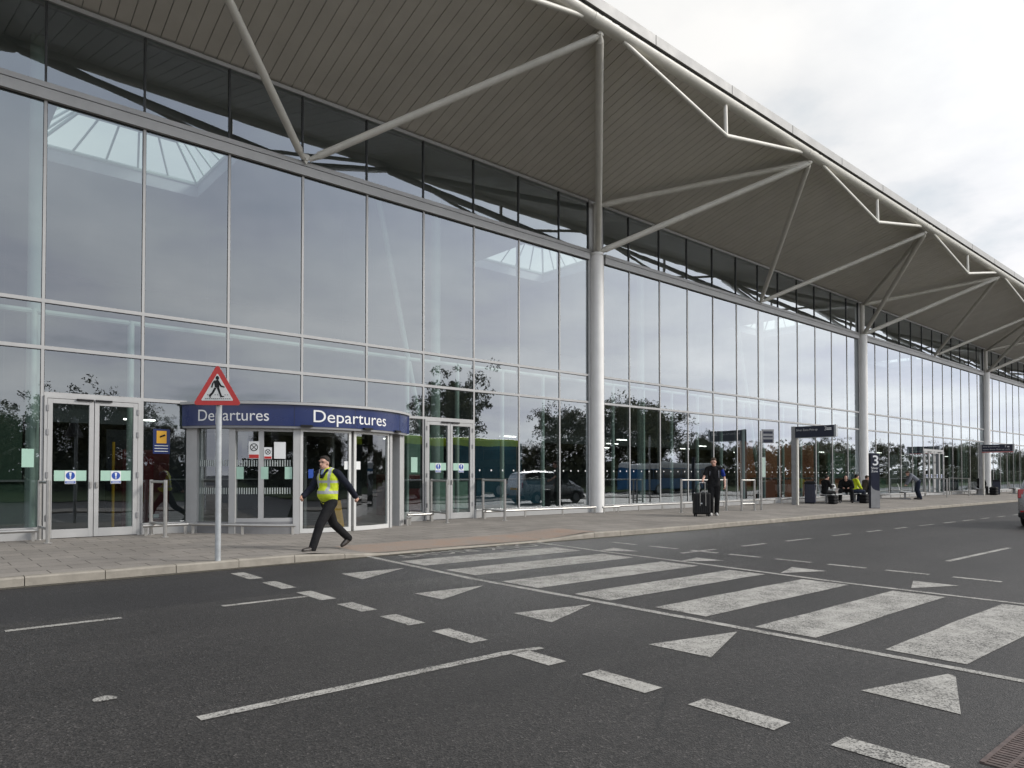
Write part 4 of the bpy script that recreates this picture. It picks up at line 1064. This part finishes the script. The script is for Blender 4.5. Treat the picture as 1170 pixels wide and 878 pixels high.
# seated figures
def seat_pose(lean=.25,look=(0,1,-.2),spread=.1,arms='lap',bend=0):
    ls=math.sin(lean);lc=math.cos(lean)
    def T(y,z): return (y*lc+z*ls, .47+z*lc-y*ls)
    def q(x,y,z): a=T(y,z-.47); return (x,a[0],a[1])
    d=dict(head=q(0,.09,1.20),look=look,neck=q(0,.04,1.07),chest=q(0,.03,.87),pelvis=q(0,0,.52),
     sh={1:q(.19,.03,1.01),-1:q(-.19,.03,1.01)},hip={1:(.09,.02,.52),-1:(-.09,.02,.52)},
     kn={1:(.10+spread,.44,.50),-1:(-.10-spread,.44,.50)},an={1:(.10+spread,.46,.09),-1:(-.10-spread,.40,.09)},toe={1:(.13+spread,.64,.04),-1:(-.13-spread,.58,.04)})
    d['el']={1:q(.26,.14,.78),-1:q(-.26,.14,.78)}
    if arms=='lap': d['wr']={1:(.13,.36,.62),-1:(-.13,.36,.62)}; d['hd']={1:(.07,.42,.60),-1:(-.07,.42,.60)}
    else:
        d['wr']={1:(.12,.44,.80),-1:(-.12,.44,.80)}; d['hd']={1:(.08,.51,.80),-1:(-.08,.51,.80)}
    return d
def place(px,py): return (px,py,pz(px,py))
person(seat_pose(.1,(0,1,-.35),.05,'hold'),place(32.6,15.3),R(-112),1.0,'seated person in dark clothes holding a white thing, leftmost of the people by the totem',None,BLACKC,BLACKC,SHOE,HAIR,None,'long',None,.016,0,True,False,False)
person(seat_pose(.62,(0,1,-.8),.12,'lap'),place(34.7,15.2),R(112),1.15,'seated person all in black bent far forward, beside the yellow jacket',None,BLACKC,BLACKC,SHOE,HAIR,None,'long',None,.016,.05,True,False,False,True)
person(seat_pose(.18,(-.2,1,-.25),.08,'lap'),place(35.5,15.25),R(-125),1.05,'seated person in a bright yellow hi-vis jacket near the totem',None,HIVIS,JEAN,SHOE,HAIR,None,'long',None,.016,.07,True,False,False)
person(seat_pose(.15,(0,1,-.15),.06,'lap'),place(36.9,15.3),R(-125),1.0,'seated person in brown with a bag on the lap, nearest the totem',None,BROWNC,BLACKC,SHOE,HAIRB,None,'long',None,.016,0,True,False,False)
def bag(x,y,z,r,label,mat=BLACKC,rz=0):
    t=thing('bag',label,'bag',(x,y,z),rz)
    blob('bag_body',[('c',(-r[0]*.7,y_,z_),(r[0]*.7,y_,z_),r[1]*.42,r[1]*.38) for y_ in (-r[1]*.5,0,r[1]*.5) for z_ in (r[1]*.4,r[2]*.9,r[2]*1.5)],.02,mat,t,3).name='sack'
    mb=MB(); mb.path([(-r[0]*.4,0,r[2]*1.75),(-r[0]*.25,0,r[2]*2.2),(r[0]*.25,0,r[2]*2.2),(r[0]*.4,0,r[2]*1.75)],.012,n=6); mb.build('handle',mat,t)
    return t
def at(x,y,dx,dy,rz): return (x+dx*math.cos(rz)-dy*math.sin(rz), y+dx*math.sin(rz)+dy*math.cos(rz))
x,y=at(36.9,15.3,.0,.38,R(-125)); bag(x,y,pz(x,y)+.60,(.33,.22,.19),'black bag on the lap of the rightmost seated person by the totem')
x,y=32.3,14.75; bag(x,y,pz(x,y),(.24,.18,.22),'dark rucksack on the ground below the leftmost seated person')
x,y=at(32.6,15.3,.0,.52,R(-112))
t=thing('paper_cup_tray','white paper thing held by the leftmost seated person','paper',(x,y,pz(x,y)+.80))
mb=MB(); mb.tube((0,0,-.10),(0,0,.08),.035,.05,n=14); mb.build('cup',WHITEP,t); mb=MB(); mb.obox((.0,-.0,-.0),(.86,-.5,0),(.5,.86,0),(0,.3,1),.13,.006,.10); mb.build('sheet',WHITEP,t)
x,y=34.75,14.35; bag(x,y,pz(x,y),(.30,.2,.24),'big dark holdall on the ground in front of the person bent forward')
x,y=35.9,14.45; bag(x,y,pz(x,y),(.26,.2,.28),'dark rucksack on the ground between the yellow jacket and the totem')
# person bending over the far bench, and one by the second sign
J=dict(head=(0,.45,1.32),look=(0,1,-.8),neck=(0,.36,1.28),chest=(0,.24,1.16),pelvis=(0,-.02,.93),
 sh={1:(.19,.32,1.24),-1:(-.19,.32,1.24)},el={1:(.24,.42,.97),-1:(-.24,.42,.97)},wr={1:(.17,.52,.78),-1:(-.17,.52,.78)},hd={1:(.14,.56,.71),-1:(-.14,.56,.71)},
 hip={1:(.09,-.02,.91),-1:(-.09,-.02,.91)},kn={1:(.11,.05,.49),-1:(-.11,.02,.49)},an={1:(.12,-.05,.085),-1:(-.13,-.1,.085)},toe={1:(.14,.15,.04),-1:(-.15,.1,.04)})
person(J,place(42.6,14.75),R(30),1.08,'person in a grey top and dark trousers bending over a bench beyond the totem',None,GREYC,JEAN,SHOE,HAIRB,None,'long',None,.018,0,True,False,False)
person(seat_pose(.2,(0,1,-.2),.08,'lap'),place(56.0,15.5),R(-110),1.05,'person in dark clothes seated by the distant second hanging sign',None,BLACKC,BLACKC,SHOE,HAIRB,None,'long',None,.022,0,True,False,False)
for i,(x,y,lab) in enumerate([(56.9,14.9,'dark bag on the ground right of the distant seated person'),(57.7,15.1,'second dark bag on the ground, nearer the distant litter bin')]): bag(x,y,pz(x,y),(.30,.25,.30),lab)

# ------------------------------------------------------------------ vehicles
SILVER=plain('silver_paint',(.42,.42,.43),.28,.55,.03,2)
REDL=plain('red_lamp',(.32,.008,.012),.18,0,.1,10)
CLEARL=plain('clear_lamp',(.62,.62,.62),.15,0,.05,10)
def wheel(par,x,y,r,w,side):
    mb=MB(); n=28
    mb.tube((x,y-w/2,r),(x,y+w/2,r),r,n=n); tw=mb.build('wheel',TYRE,par,smooth=True,bevel=.02)
    mb=MB(); f=y+side*(w/2+.004); mb.tube((x,f-side*.02,r),(x,f,r),r*.64,n=24)
    mb.tube((x,f,r),(x,f+side*.012,r),r*.16,n=12)
    for i in range(7):
        a=2*PI*i/7; mb.obox((x+math.cos(a)*r*.36,f+side*.004,r+math.sin(a)*r*.36),(math.cos(a),0,math.sin(a)),(0,1,0),(-math.sin(a),0,math.cos(a)),r*.27,.006,r*.06)
    mb.build('rim',GALV,tw,smooth=True)
def mpv(x,y,rz,label):
    z=gz(x,y); t=thing('parked_car',label,'car',(x,y,z),rz)
    ST=[ # x, bottom, belt, roof, half-width belt, half-width roof
     (-2.36,.42,.86,.90,.66,.60),(-2.30,.30,.95,1.02,.80,.70),(-2.24,.26,.98,1.28,.84,.68),(-2.05,.24,.99,1.60,.87,.66),(-1.8,.22,.99,1.68,.885,.67),(-.8,.20,.97,1.73,.89,.69),(.1,.20,.95,1.72,.89,.69),(.55,.20,.94,1.64,.885,.67),(1.05,.2,.94,1.36,.88,.64),(1.55,.2,.95,1.06,.87,.70),(1.9,.21,.88,.94,.84,.66),(2.2,.24,.76,.80,.77,.58),(2.36,.34,.62,.66,.62,.48)]
    mb=MB(); rings=[]
    for (X,b,be,ro,wb,wr) in ST:
        ring=[(-wb*.86,b),(-wb*.98,b+.14),(-wb,(b+be)/2+.08),(-wb*.985,be),(-(wb+wr)/2,(be+ro)/2+.01),(-wr,ro-.06),(-wr*.82,ro),(0,ro+.02),(wr*.82,ro),(wr,ro-.06),((wb+wr)/2,(be+ro)/2+.01),(wb*.985,be),(wb,(b+be)/2+.08),(wb*.98,b+.14),(wb*.86,b)]
        rings.append([(X,p[0],p[1]) for p in ring])
    n=15
    for r_ in rings: mb.v+=r_
    for i in range(len(rings)-1):
        for j in range(n):
            a=i*n+j;b2=i*n+(j+1)%n; mb.f.append([a,a+n,b2+n,b2]); mb.m.append(0)
    mb.f.append(list(range(n))); mb.m.append(0); mb.f.append(list(range(len(rings)*n-1,(len(rings)-1)*n-1,-1))); mb.m.append(0)
    body=mb.build('body',SILVER,t,smooth=True)
    def glass(i0,i1,side,name='side_window'):
        g=MB()
        for i in range(i0,i1):
            A=[Vector(rings[i][j]) for j in ((3,4,5) if side<0 else (11,10,9))]; C_=[Vector(rings[i+1][j]) for j in ((3,4,5) if side<0 else (11,10,9))]
            o=Vector((0,side*.008,.004))
            lo0=A[0].lerp(A[1],.15);lo1=C_[0].lerp(C_[1],.15); u=.04
            s0=0.05 if i==i0 else 0; s1=.05 if i==i1-1 else 0
            for p,q,r_,s_ in((lo0,lo1,C_[1],A[1]),(A[1],C_[1],C_[2],A[2])):
                p2=p.lerp(q,s0);q2=q.lerp(p,s1);r2=r_.lerp(s_,s1);s2=s_.lerp(r_,s0); g.quad(p2+o,q2+o,r2+o,s2+o)
        g.build(name,CARGL_,t)
    for s_ in (-1,1): glass(3,5,s_); glass(5,6,s_); glass(6,8,s_)
    g=MB(); 
    for i,(fa,fb) in ((2,(.3,1)),(1,(0.9,1))):
        pass
    a,b_=rings[2],rings[3]
    def wd(ring,f,z=None): return
    o=Vector((-.012,0,.006))
    L0,R0=Vector((-2.262,-.66,1.05)),Vector((-2.262,.66,1.05)); L1,R1=Vector((-2.072,-.56,1.56)),Vector((-2.072,.56,1.56))
    g.quad(L0+o,R0+o,R1+o,L1+o); g.build('rear_window',CARGL_,t)
    g=MB(); L0,R0=Vector((1.50,-.68,1.085)),Vector((1.50,.68,1.085)); L1,R1=Vector((.60,-.58,1.645)),Vector((.60,.58,1.645)); o=Vector((.02,0,.035))
    g.quad(L0+o,R0+o,R1+o,L1+o); g.build('windscreen',CARGL_,t)
    for s_ in (-1,1):
        mb=MB(); mb.obox((-2.27,s_*.735,.99),(.25,-s_*.5,0),(s_*.5,.25,0),(.12,0,1),.10,.035,.13); mb.build('tail_light',REDL,t,bevel=.02)
        mb=MB(); mb.obox((2.16,s_*.62,.72),(.8,-s_*.6,0),(s_*.6,.8,0),(-.3,0,1),.09,.12,.06); mb.build('headlight',CLEARL,t,bevel=.02)
        mb=MB(); mb.obox((.95,s_*1.0,1.02),(1,0,0),(0,1,0),(0,0,1),.06,.09,.06); mb.tube((.98,s_*.86,.99),(.96,s_*.95,1.0),.02,n=8); mb.build('wing_mirror',SILVER,t,bevel=.02)
        for xw in (-1.42,1.42): wheel(t,xw,s_*.80,.325,.21,s_)
        mb=MB()
        for xw in (-1.42,1.42):
            for i in range(12):
                a0=PI*i/12;a1=PI*(i+1)/12
                q=[(xw+rr*math.cos(a),s_*(.905-.0*rr),.325+rr*math.sin(a)) for a in(a0,a1) for rr in (.33,.385)]
                mb.add([q[0],q[2],q[3],q[1]],[(0,1,2,3)])
        mb.build('wheel_arch',BLACK,t)
        mb=MB(); mb.box(-1.0,1.0,s_*.885-.01,s_*.885+.01,.40,.46); mb.build('rubbing_strip',BLACK,t)
        mb=MB(); mb.box(-.75,-.6,s_*.898-.008,s_*.898+.008,.83,.86); mb.box(.3,.45,s_*.894-.008,s_*.894+.008,.83,.86); mb.build('door_handle',GALV,t)
    mb=MB(); mb.box(-2.43,-2.2,-.80,.80,.30,.44); mb.build('rear_bumper',BLACK,t,bevel=.03)
    mb=MB(); mb.box(-2.435,-2.36,-.74,-.4,.46,.50); mb.box(-2.435,-2.36,.4,.74,.46,.50); mb.build('reflector',REDL,t)
    mb=MB(); mb.box(-2.40,-2.375,-.26,.26,.70,.81); mb.build('number_plate',YELLOW,t)
    mb=MB(); mb.box(2.2,2.40,-.7,.7,.26,.40); mb.build('front_bumper',BLACK,t,bevel=.03)
    for s_ in (-1,1):
        mb=MB(); mb.path([(-1.7,s_*.60,1.72),(-1.4,s_*.62,1.76),(.2,s_*.62,1.77),(.45,s_*.60,1.72)],.014,n=8); mb.build('roof_rail',BLACK,t)
    return t
CARGL_=CARGL
cg=plain('dark_car_glass',(.012,.014,.015),.05,0,.02,1,.8); CARGL_=cg
mpv(26.92,5.05,R(0.6),'silver people carrier driving away at the right edge, red tail light showing')
def bus(x,y,label,L_,h,body,roofc,two,zlabel):
    z=gz(x,y); t=thing('parked_bus',label,'bus',(x,y,z))
    mb=MB(); mb.box(-L_/2,L_/2,-1.25,1.25,.32,h-.22); mb.build('body',body,t,bevel=.12)
    mb=MB(); mb.box(-L_/2-.01,L_/2+.01,-1.262,1.262,h-.55,h-.12); mb.box(-L_/2+.1,L_/2-.1,-1.15,1.15,h-.12,h); mb.build('roof',roofc,t,bevel=.04)
    for z0,z1 in (((1.25,2.1),(2.65,3.4)) if two else ((1.4,2.35),)):
        n=int(L_/1.6)
        for i in range(n):
            a=-L_/2+.35+i*(L_-.7)/n
            mb=MB(); mb.box(a+.04,a+(L_-.7)/n-.04,1.24,1.262,z0,z1); mb.build('window',cg,t)
    mb=MB(); mb.box(L_/2-.02,L_/2+.012,-1.05,1.05,1.2,2.5); mb.build('windscreen',cg,t)
    mb=MB(); mb.box(L_/2-1.6,L_/2-.5,1.245,1.27,.42,2.35); mb.build('door',cg,t)
    for xw in (-L_*.28,L_*.30):
        for s_ in (-1,1): wheel(t,xw,s_*1.13,.48,.28,s_)
    for s_ in (-.9,.9):
        mb=MB(); mb.box(L_/2,L_/2+.03,s_-.14,s_+.14,.7,.85); mb.build('headlight',CLEARL,t)
    return t
bus(29.3,-7.2,'dark double-decker bus with lime green roof, mirrored in the glass',11.2,4.2,plain('bus_dark_green',(.02,.035,.025),.3),plain('bus_lime',(.60,.78,.03),.35),True,'')
bus(57.5,-9.5,'blue coach with a white roof, mirrored in the glass behind the man with the suitcase',11.5,2.95,plain('coach_blue',(.02,.12,.28),.3),plain('coach_white',(.6,.62,.62),.35),False,'')

# ------------------------------------------------------------------ trees (mirrored in the glass)
BARK=plain('bark',(.06,.048,.038),.9,0,.3,8,.2,.5)
def leafmat(name,a,b_):
    m,nt,b,out=nodes(name)
    g=N(nt,'ShaderNodeNewGeometry'); oi=N(nt,'ShaderNodeObjectInfo')
    c=ramp(nt,g.outputs['Random Per Island'],[(0,a),(1,b_)]); c=mix(nt,1.0,c,ramp(nt,oi.outputs['Random'],[(0,.75),(1,1.25)]),'MULTIPLY')
    L(nt,c,b.inputs['Base Color']); b.inputs['Roughness'].default_value=.65; b.inputs['Specular IOR Level'].default_value=.25
    return m
LEAF=leafmat('leaves',(.050,.056,.024),(.120,.112,.048))
def make_tree(h,w,label,seed,nleaf=9000,low=.22,size=.12):
    rnd=random.Random(seed); t=thing('tree',label,'tree',(0,0,0),0,'trees across the road mirrored in the glass')
    mb=MB(); mb.tube((0,0,-.3),(0,0,h*.35),.035*h*.6,.022*h*.6,n=10); mb.tube((0,0,h*.35),(rnd.uniform(-.3,.3),0,h*.85),.022*h*.6,.006*h,n=8)
    tips=[]
    for i in range(26):
        a=rnd.uniform(0,2*PI); z=h*rnd.uniform(low,.75); l=w*rnd.uniform(.5,1.0)*(1-.45*abs(z/h-.5)); e=Vector((math.cos(a)*l,math.sin(a)*l,z+h*rnd.uniform(.06,.2)))
        mb.tube((0,0,z),e,.012*h*.5,.02,n=6); tips.append(e); tips.append(Vector((0,0,z)).lerp(e,.6))
    tips.append(Vector((0,0,h*.9))); tips.append(Vector((.3,.2,h*.75)))
    mb.build('trunk',BARK,t,smooth=True)
    cl=[]
    for e in tips:
        for q in range(5): cl.append((e+Vector((rnd.gauss(0,w*.17),rnd.gauss(0,w*.17),rnd.gauss(0,h*.06))),w*rnd.uniform(.08,.24)))
    mb=MB(); mb.keep=True
    for i in range(nleaf):
        c,r=rnd.choice(cl); d=Vector((rnd.gauss(0,1),rnd.gauss(0,1),rnd.gauss(0,.8))); d=d.normalized()*r*rnd.random()**.45; p=c+d
        u=Vector((rnd.gauss(0,1),rnd.gauss(0,1),rnd.gauss(0,1))).normalized(); v_=u.orthogonal().normalized(); s_=size*rnd.uniform(.6,1.4)
        mb.quad(p-u*s_,p-v_*s_*.5,p+u*s_,p+v_*s_*.5)
    mb.build('crown',LEAF,t); return t
protos=[make_tree(6.5,2.6,'bushy small tree across the road, mirrored in the glass',1,11000,.10,.085),make_tree(11,4.6,'tall broad tree across the road, mirrored in the glass',2,18000,.12,.12),make_tree(9,3.4,'mid-sized tree across the road, mirrored in the glass',3,14000,.12,.11)]
rnd=random.Random(11); spots=[]
x=-42
while x<16: spots.append((x,-27+rnd.uniform(-4,3),0,rnd.uniform(.75,1.1))); x+=rnd.uniform(2.4,4.2)
spots+= [(38,-19,2,1.15)]
x=-44
while x<30: spots.append((x,-33+rnd.uniform(-2,2),2,rnd.uniform(.6,.8))); x+=rnd.uniform(4,6)
x=16
while x<64: spots.append((x,-30+rnd.uniform(-2,2),0,rnd.uniform(.55,.75))); x+=rnd.uniform(3,4.5)
x=60
while x<74: spots.append((x,-24+rnd.uniform(-2,3),1,rnd.uniform(.85,1.0))); x+=rnd.uniform(3.5,5)
while x<116: spots.append((x,-24+rnd.uniform(-2,3),2,rnd.uniform(.55,.72))); x+=rnd.uniform(3,4.5)
while x<400: spots.append((x,-28+rnd.uniform(-8,4),rnd.choice((1,2,2)),rnd.uniform(.55,1.0))); x+=rnd.uniform(7,12)
first={}
for (x,y,k,s_) in spots:
    o=protos[k] if k not in first else copy_tree(protos[k]); first[k]=1
    o.location=(x,y,gz(x,y)+1.0); o.rotation_euler=(0,0,rnd.uniform(0,6.28)); o.scale=(s_,s_,s_)
HED=leafmat('hedge_leaves',(.040,.045,.020),(.075,.075,.032))
mb=MB(); mb.keep=True
for i in range(42000):
    x=rnd.uniform(-60,300) if i%3 else rnd.uniform(-40,90); y=-20+rnd.gauss(0,.9); z=gz(x,y)+.3+rnd.random()**.8*(2.6+.5*math.sin(x*.35)+.4*math.sin(x*.83)+rnd.gauss(0,.25))
    u=Vector((rnd.gauss(0,1),rnd.gauss(0,1),rnd.gauss(0,1))).normalized(); v_=u.orthogonal().normalized(); s_=.27*rnd.uniform(.6,1.4); p=Vector((x,y,z)); mb.quad(p-u*s_,p-v_*s_*.6,p+u*s_,p+v_*s_*.6)
o=mb.build('hedge_plants',HED); tag(o,'dense dark hedge along the far side of the road mirrored in the glass','hedge',None,'stuff')
# ------------------------------------------------------------------ sky, sun, camera
W=bpy.data.worlds.new('World'); S.world=W; W.use_nodes=True; nt=W.node_tree; nt.nodes.clear()
out=N(nt,'ShaderNodeOutputWorld'); bg=N(nt,'ShaderNodeBackground'); L(nt,bg.outputs[0],out.inputs[0])
SUN_EL,SUN_AZ=R(31),R(134)     # azimuth clockwise from +Y
sky=N(nt,'ShaderNodeTexSky',sky_type='NISHITA'); sky.sun_disc=False; sky.sun_elevation=SUN_EL; sky.sun_rotation=SUN_AZ; sky.air_density=1.0; sky.dust_density=1.5
tc=N(nt,'ShaderNodeTexCoord'); d=tc.outputs['Generated']
sx=N(nt,'ShaderNodeSeparateXYZ'); L(nt,d,sx.inputs[0])
# cloud layer: directions projected on a flat ceiling of cloud
zc=math_(nt,'ADD',math_(nt,'MAXIMUM',sx.outputs[2],0.0),.16)
cx=math_(nt,'DIVIDE',sx.outputs[0],zc); cyy=math_(nt,'DIVIDE',sx.outputs[1],zc)
cb=N(nt,'ShaderNodeCombineXYZ'); L(nt,cx,cb.inputs[0]); L(nt,cyy,cb.inputs[1])
back=ramp(nt,math_(nt,'SUBTRACT',.5,math_(nt,'MULTIPLY',sx.outputs[1],.5)),[(.30,0.0),(.6,1.0)])
n1=noise(nt,cb.outputs[0],1.05,7,.55); n2=noise(nt,cb.outputs[0],.42,4,.5)
cover=math_(nt,'ADD',math_(nt,'MULTIPLY',n1,.55),math_(nt,'MULTIPLY',n2,.45))
cm=ramp(nt,cover,[(.34,0.0),(.43,1.0)])
soft=ramp(nt,n1,[(.34,(.70,.725,.76)),(.46,(.83,.84,.855)),(.60,(.97,.965,.955))])
hard=ramp(nt,n1,[(.28,(.66,.70,.78)),(.42,(.86,.86,.92)),(.52,(.97,.975,.99)),(.66,(1.13,1.12,1.11))])
shade=mix(nt,back,soft,hard)
# brighter towards the sun side (+X), greyer behind and overhead
dot=N(nt,'ShaderNodeVectorMath',operation='DOT_PRODUCT'); L(nt,d,dot.inputs[0]); dot.inputs[1].default_value=(.93,-.37,0)
azi=ramp(nt,math_(nt,'ADD',math_(nt,'MULTIPLY',dot.outputs['Value'],.5),.5),[(0.0,(.97,.98,1.0)),(.55,(.97,.98,.99)),(1.0,(1.17,1.16,1.15))])
ele=ramp(nt,sx.outputs[2],[(0.0,(1.10,1.10,1.10)),(.22,(1.04,1.045,1.05)),(.5,(.74,.82,.91)),(1.0,(.98,.98,1.0))])
fro=ramp(nt,math_(nt,'SUBTRACT',.5,math_(nt,'MULTIPLY',sx.outputs[1],.5)),[(.15,.90),(.45,1.08),(1.0,1.48)])
gl=mix(nt,1.0,mix(nt,1.0,azi,mix(nt,back,(1.0,.995,.985),ele),'MULTIPLY'),fro,'MULTIPLY')
cl=mix(nt,1.0,mix(nt,1.0,shade,gl,'MULTIPLY'),(10.0,10.0,10.0),'MULTIPLY')
skyc=N(nt,'ShaderNodeMix',data_type='RGBA',blend_type='MULTIPLY'); skyc.inputs[0].default_value=1; L(nt,sky.outputs[0],skyc.inputs[6]); skyc.inputs[7].default_value=(1,1,1,1)
veil=mix(nt,.74,skyc.outputs[2],(8.0,8.6,8.9))
fin=mix(nt,cm,veil,cl)
L(nt,fin,bg.inputs['Color']); bg.inputs['Strength'].default_value=.1
sun=bpy.data.lights.new('sun','SUN'); sun.energy=2.7; sun.angle=R(14); sun.color=(1.0,.945,.87)
so=bpy.data.objects.new('sun',sun); COL.objects.link(so)
sd=Vector((math.sin(SUN_AZ)*math.cos(SUN_EL),math.cos(SUN_AZ)*math.cos(SUN_EL),math.sin(SUN_EL)))
so.rotation_euler=sd.to_track_quat('Z','Y').to_euler(); so.location=(0,-20,40)
cam=bpy.data.cameras.new('camera'); co=bpy.data.objects.new('camera',cam); COL.objects.link(co); S.camera=co
cam.sensor_fit='HORIZONTAL'; cam.sensor_width=36; cam.lens=36*805/1170
TH,PT=R(40.97),R(1.1)
co.location=(0,0,1.45); co.rotation_euler=(PI/2+PT,0,-TH)
cam.shift_y=(544-805*math.tan(PT)-439)/1170; cam.clip_end=6000; cam.clip_start=.05
S.view_settings.view_transform='Standard'; S.view_settings.look='None'; S.view_settings.exposure=0.0; S.view_settings.gamma=1; S.view_settings.use_curve_mapping=False
S.render.engine='CYCLES'
S.cycles.max_bounces=10; S.cycles.transparent_max_bounces=24; S.cycles.glossy_bounces=4; S.cycles.diffuse_bounces=4; S.cycles.caustics_reflective=False; S.cycles.caustics_refractive=False
S.cycles.use_denoising=True; S.cycles.sample_clamp_indirect=8
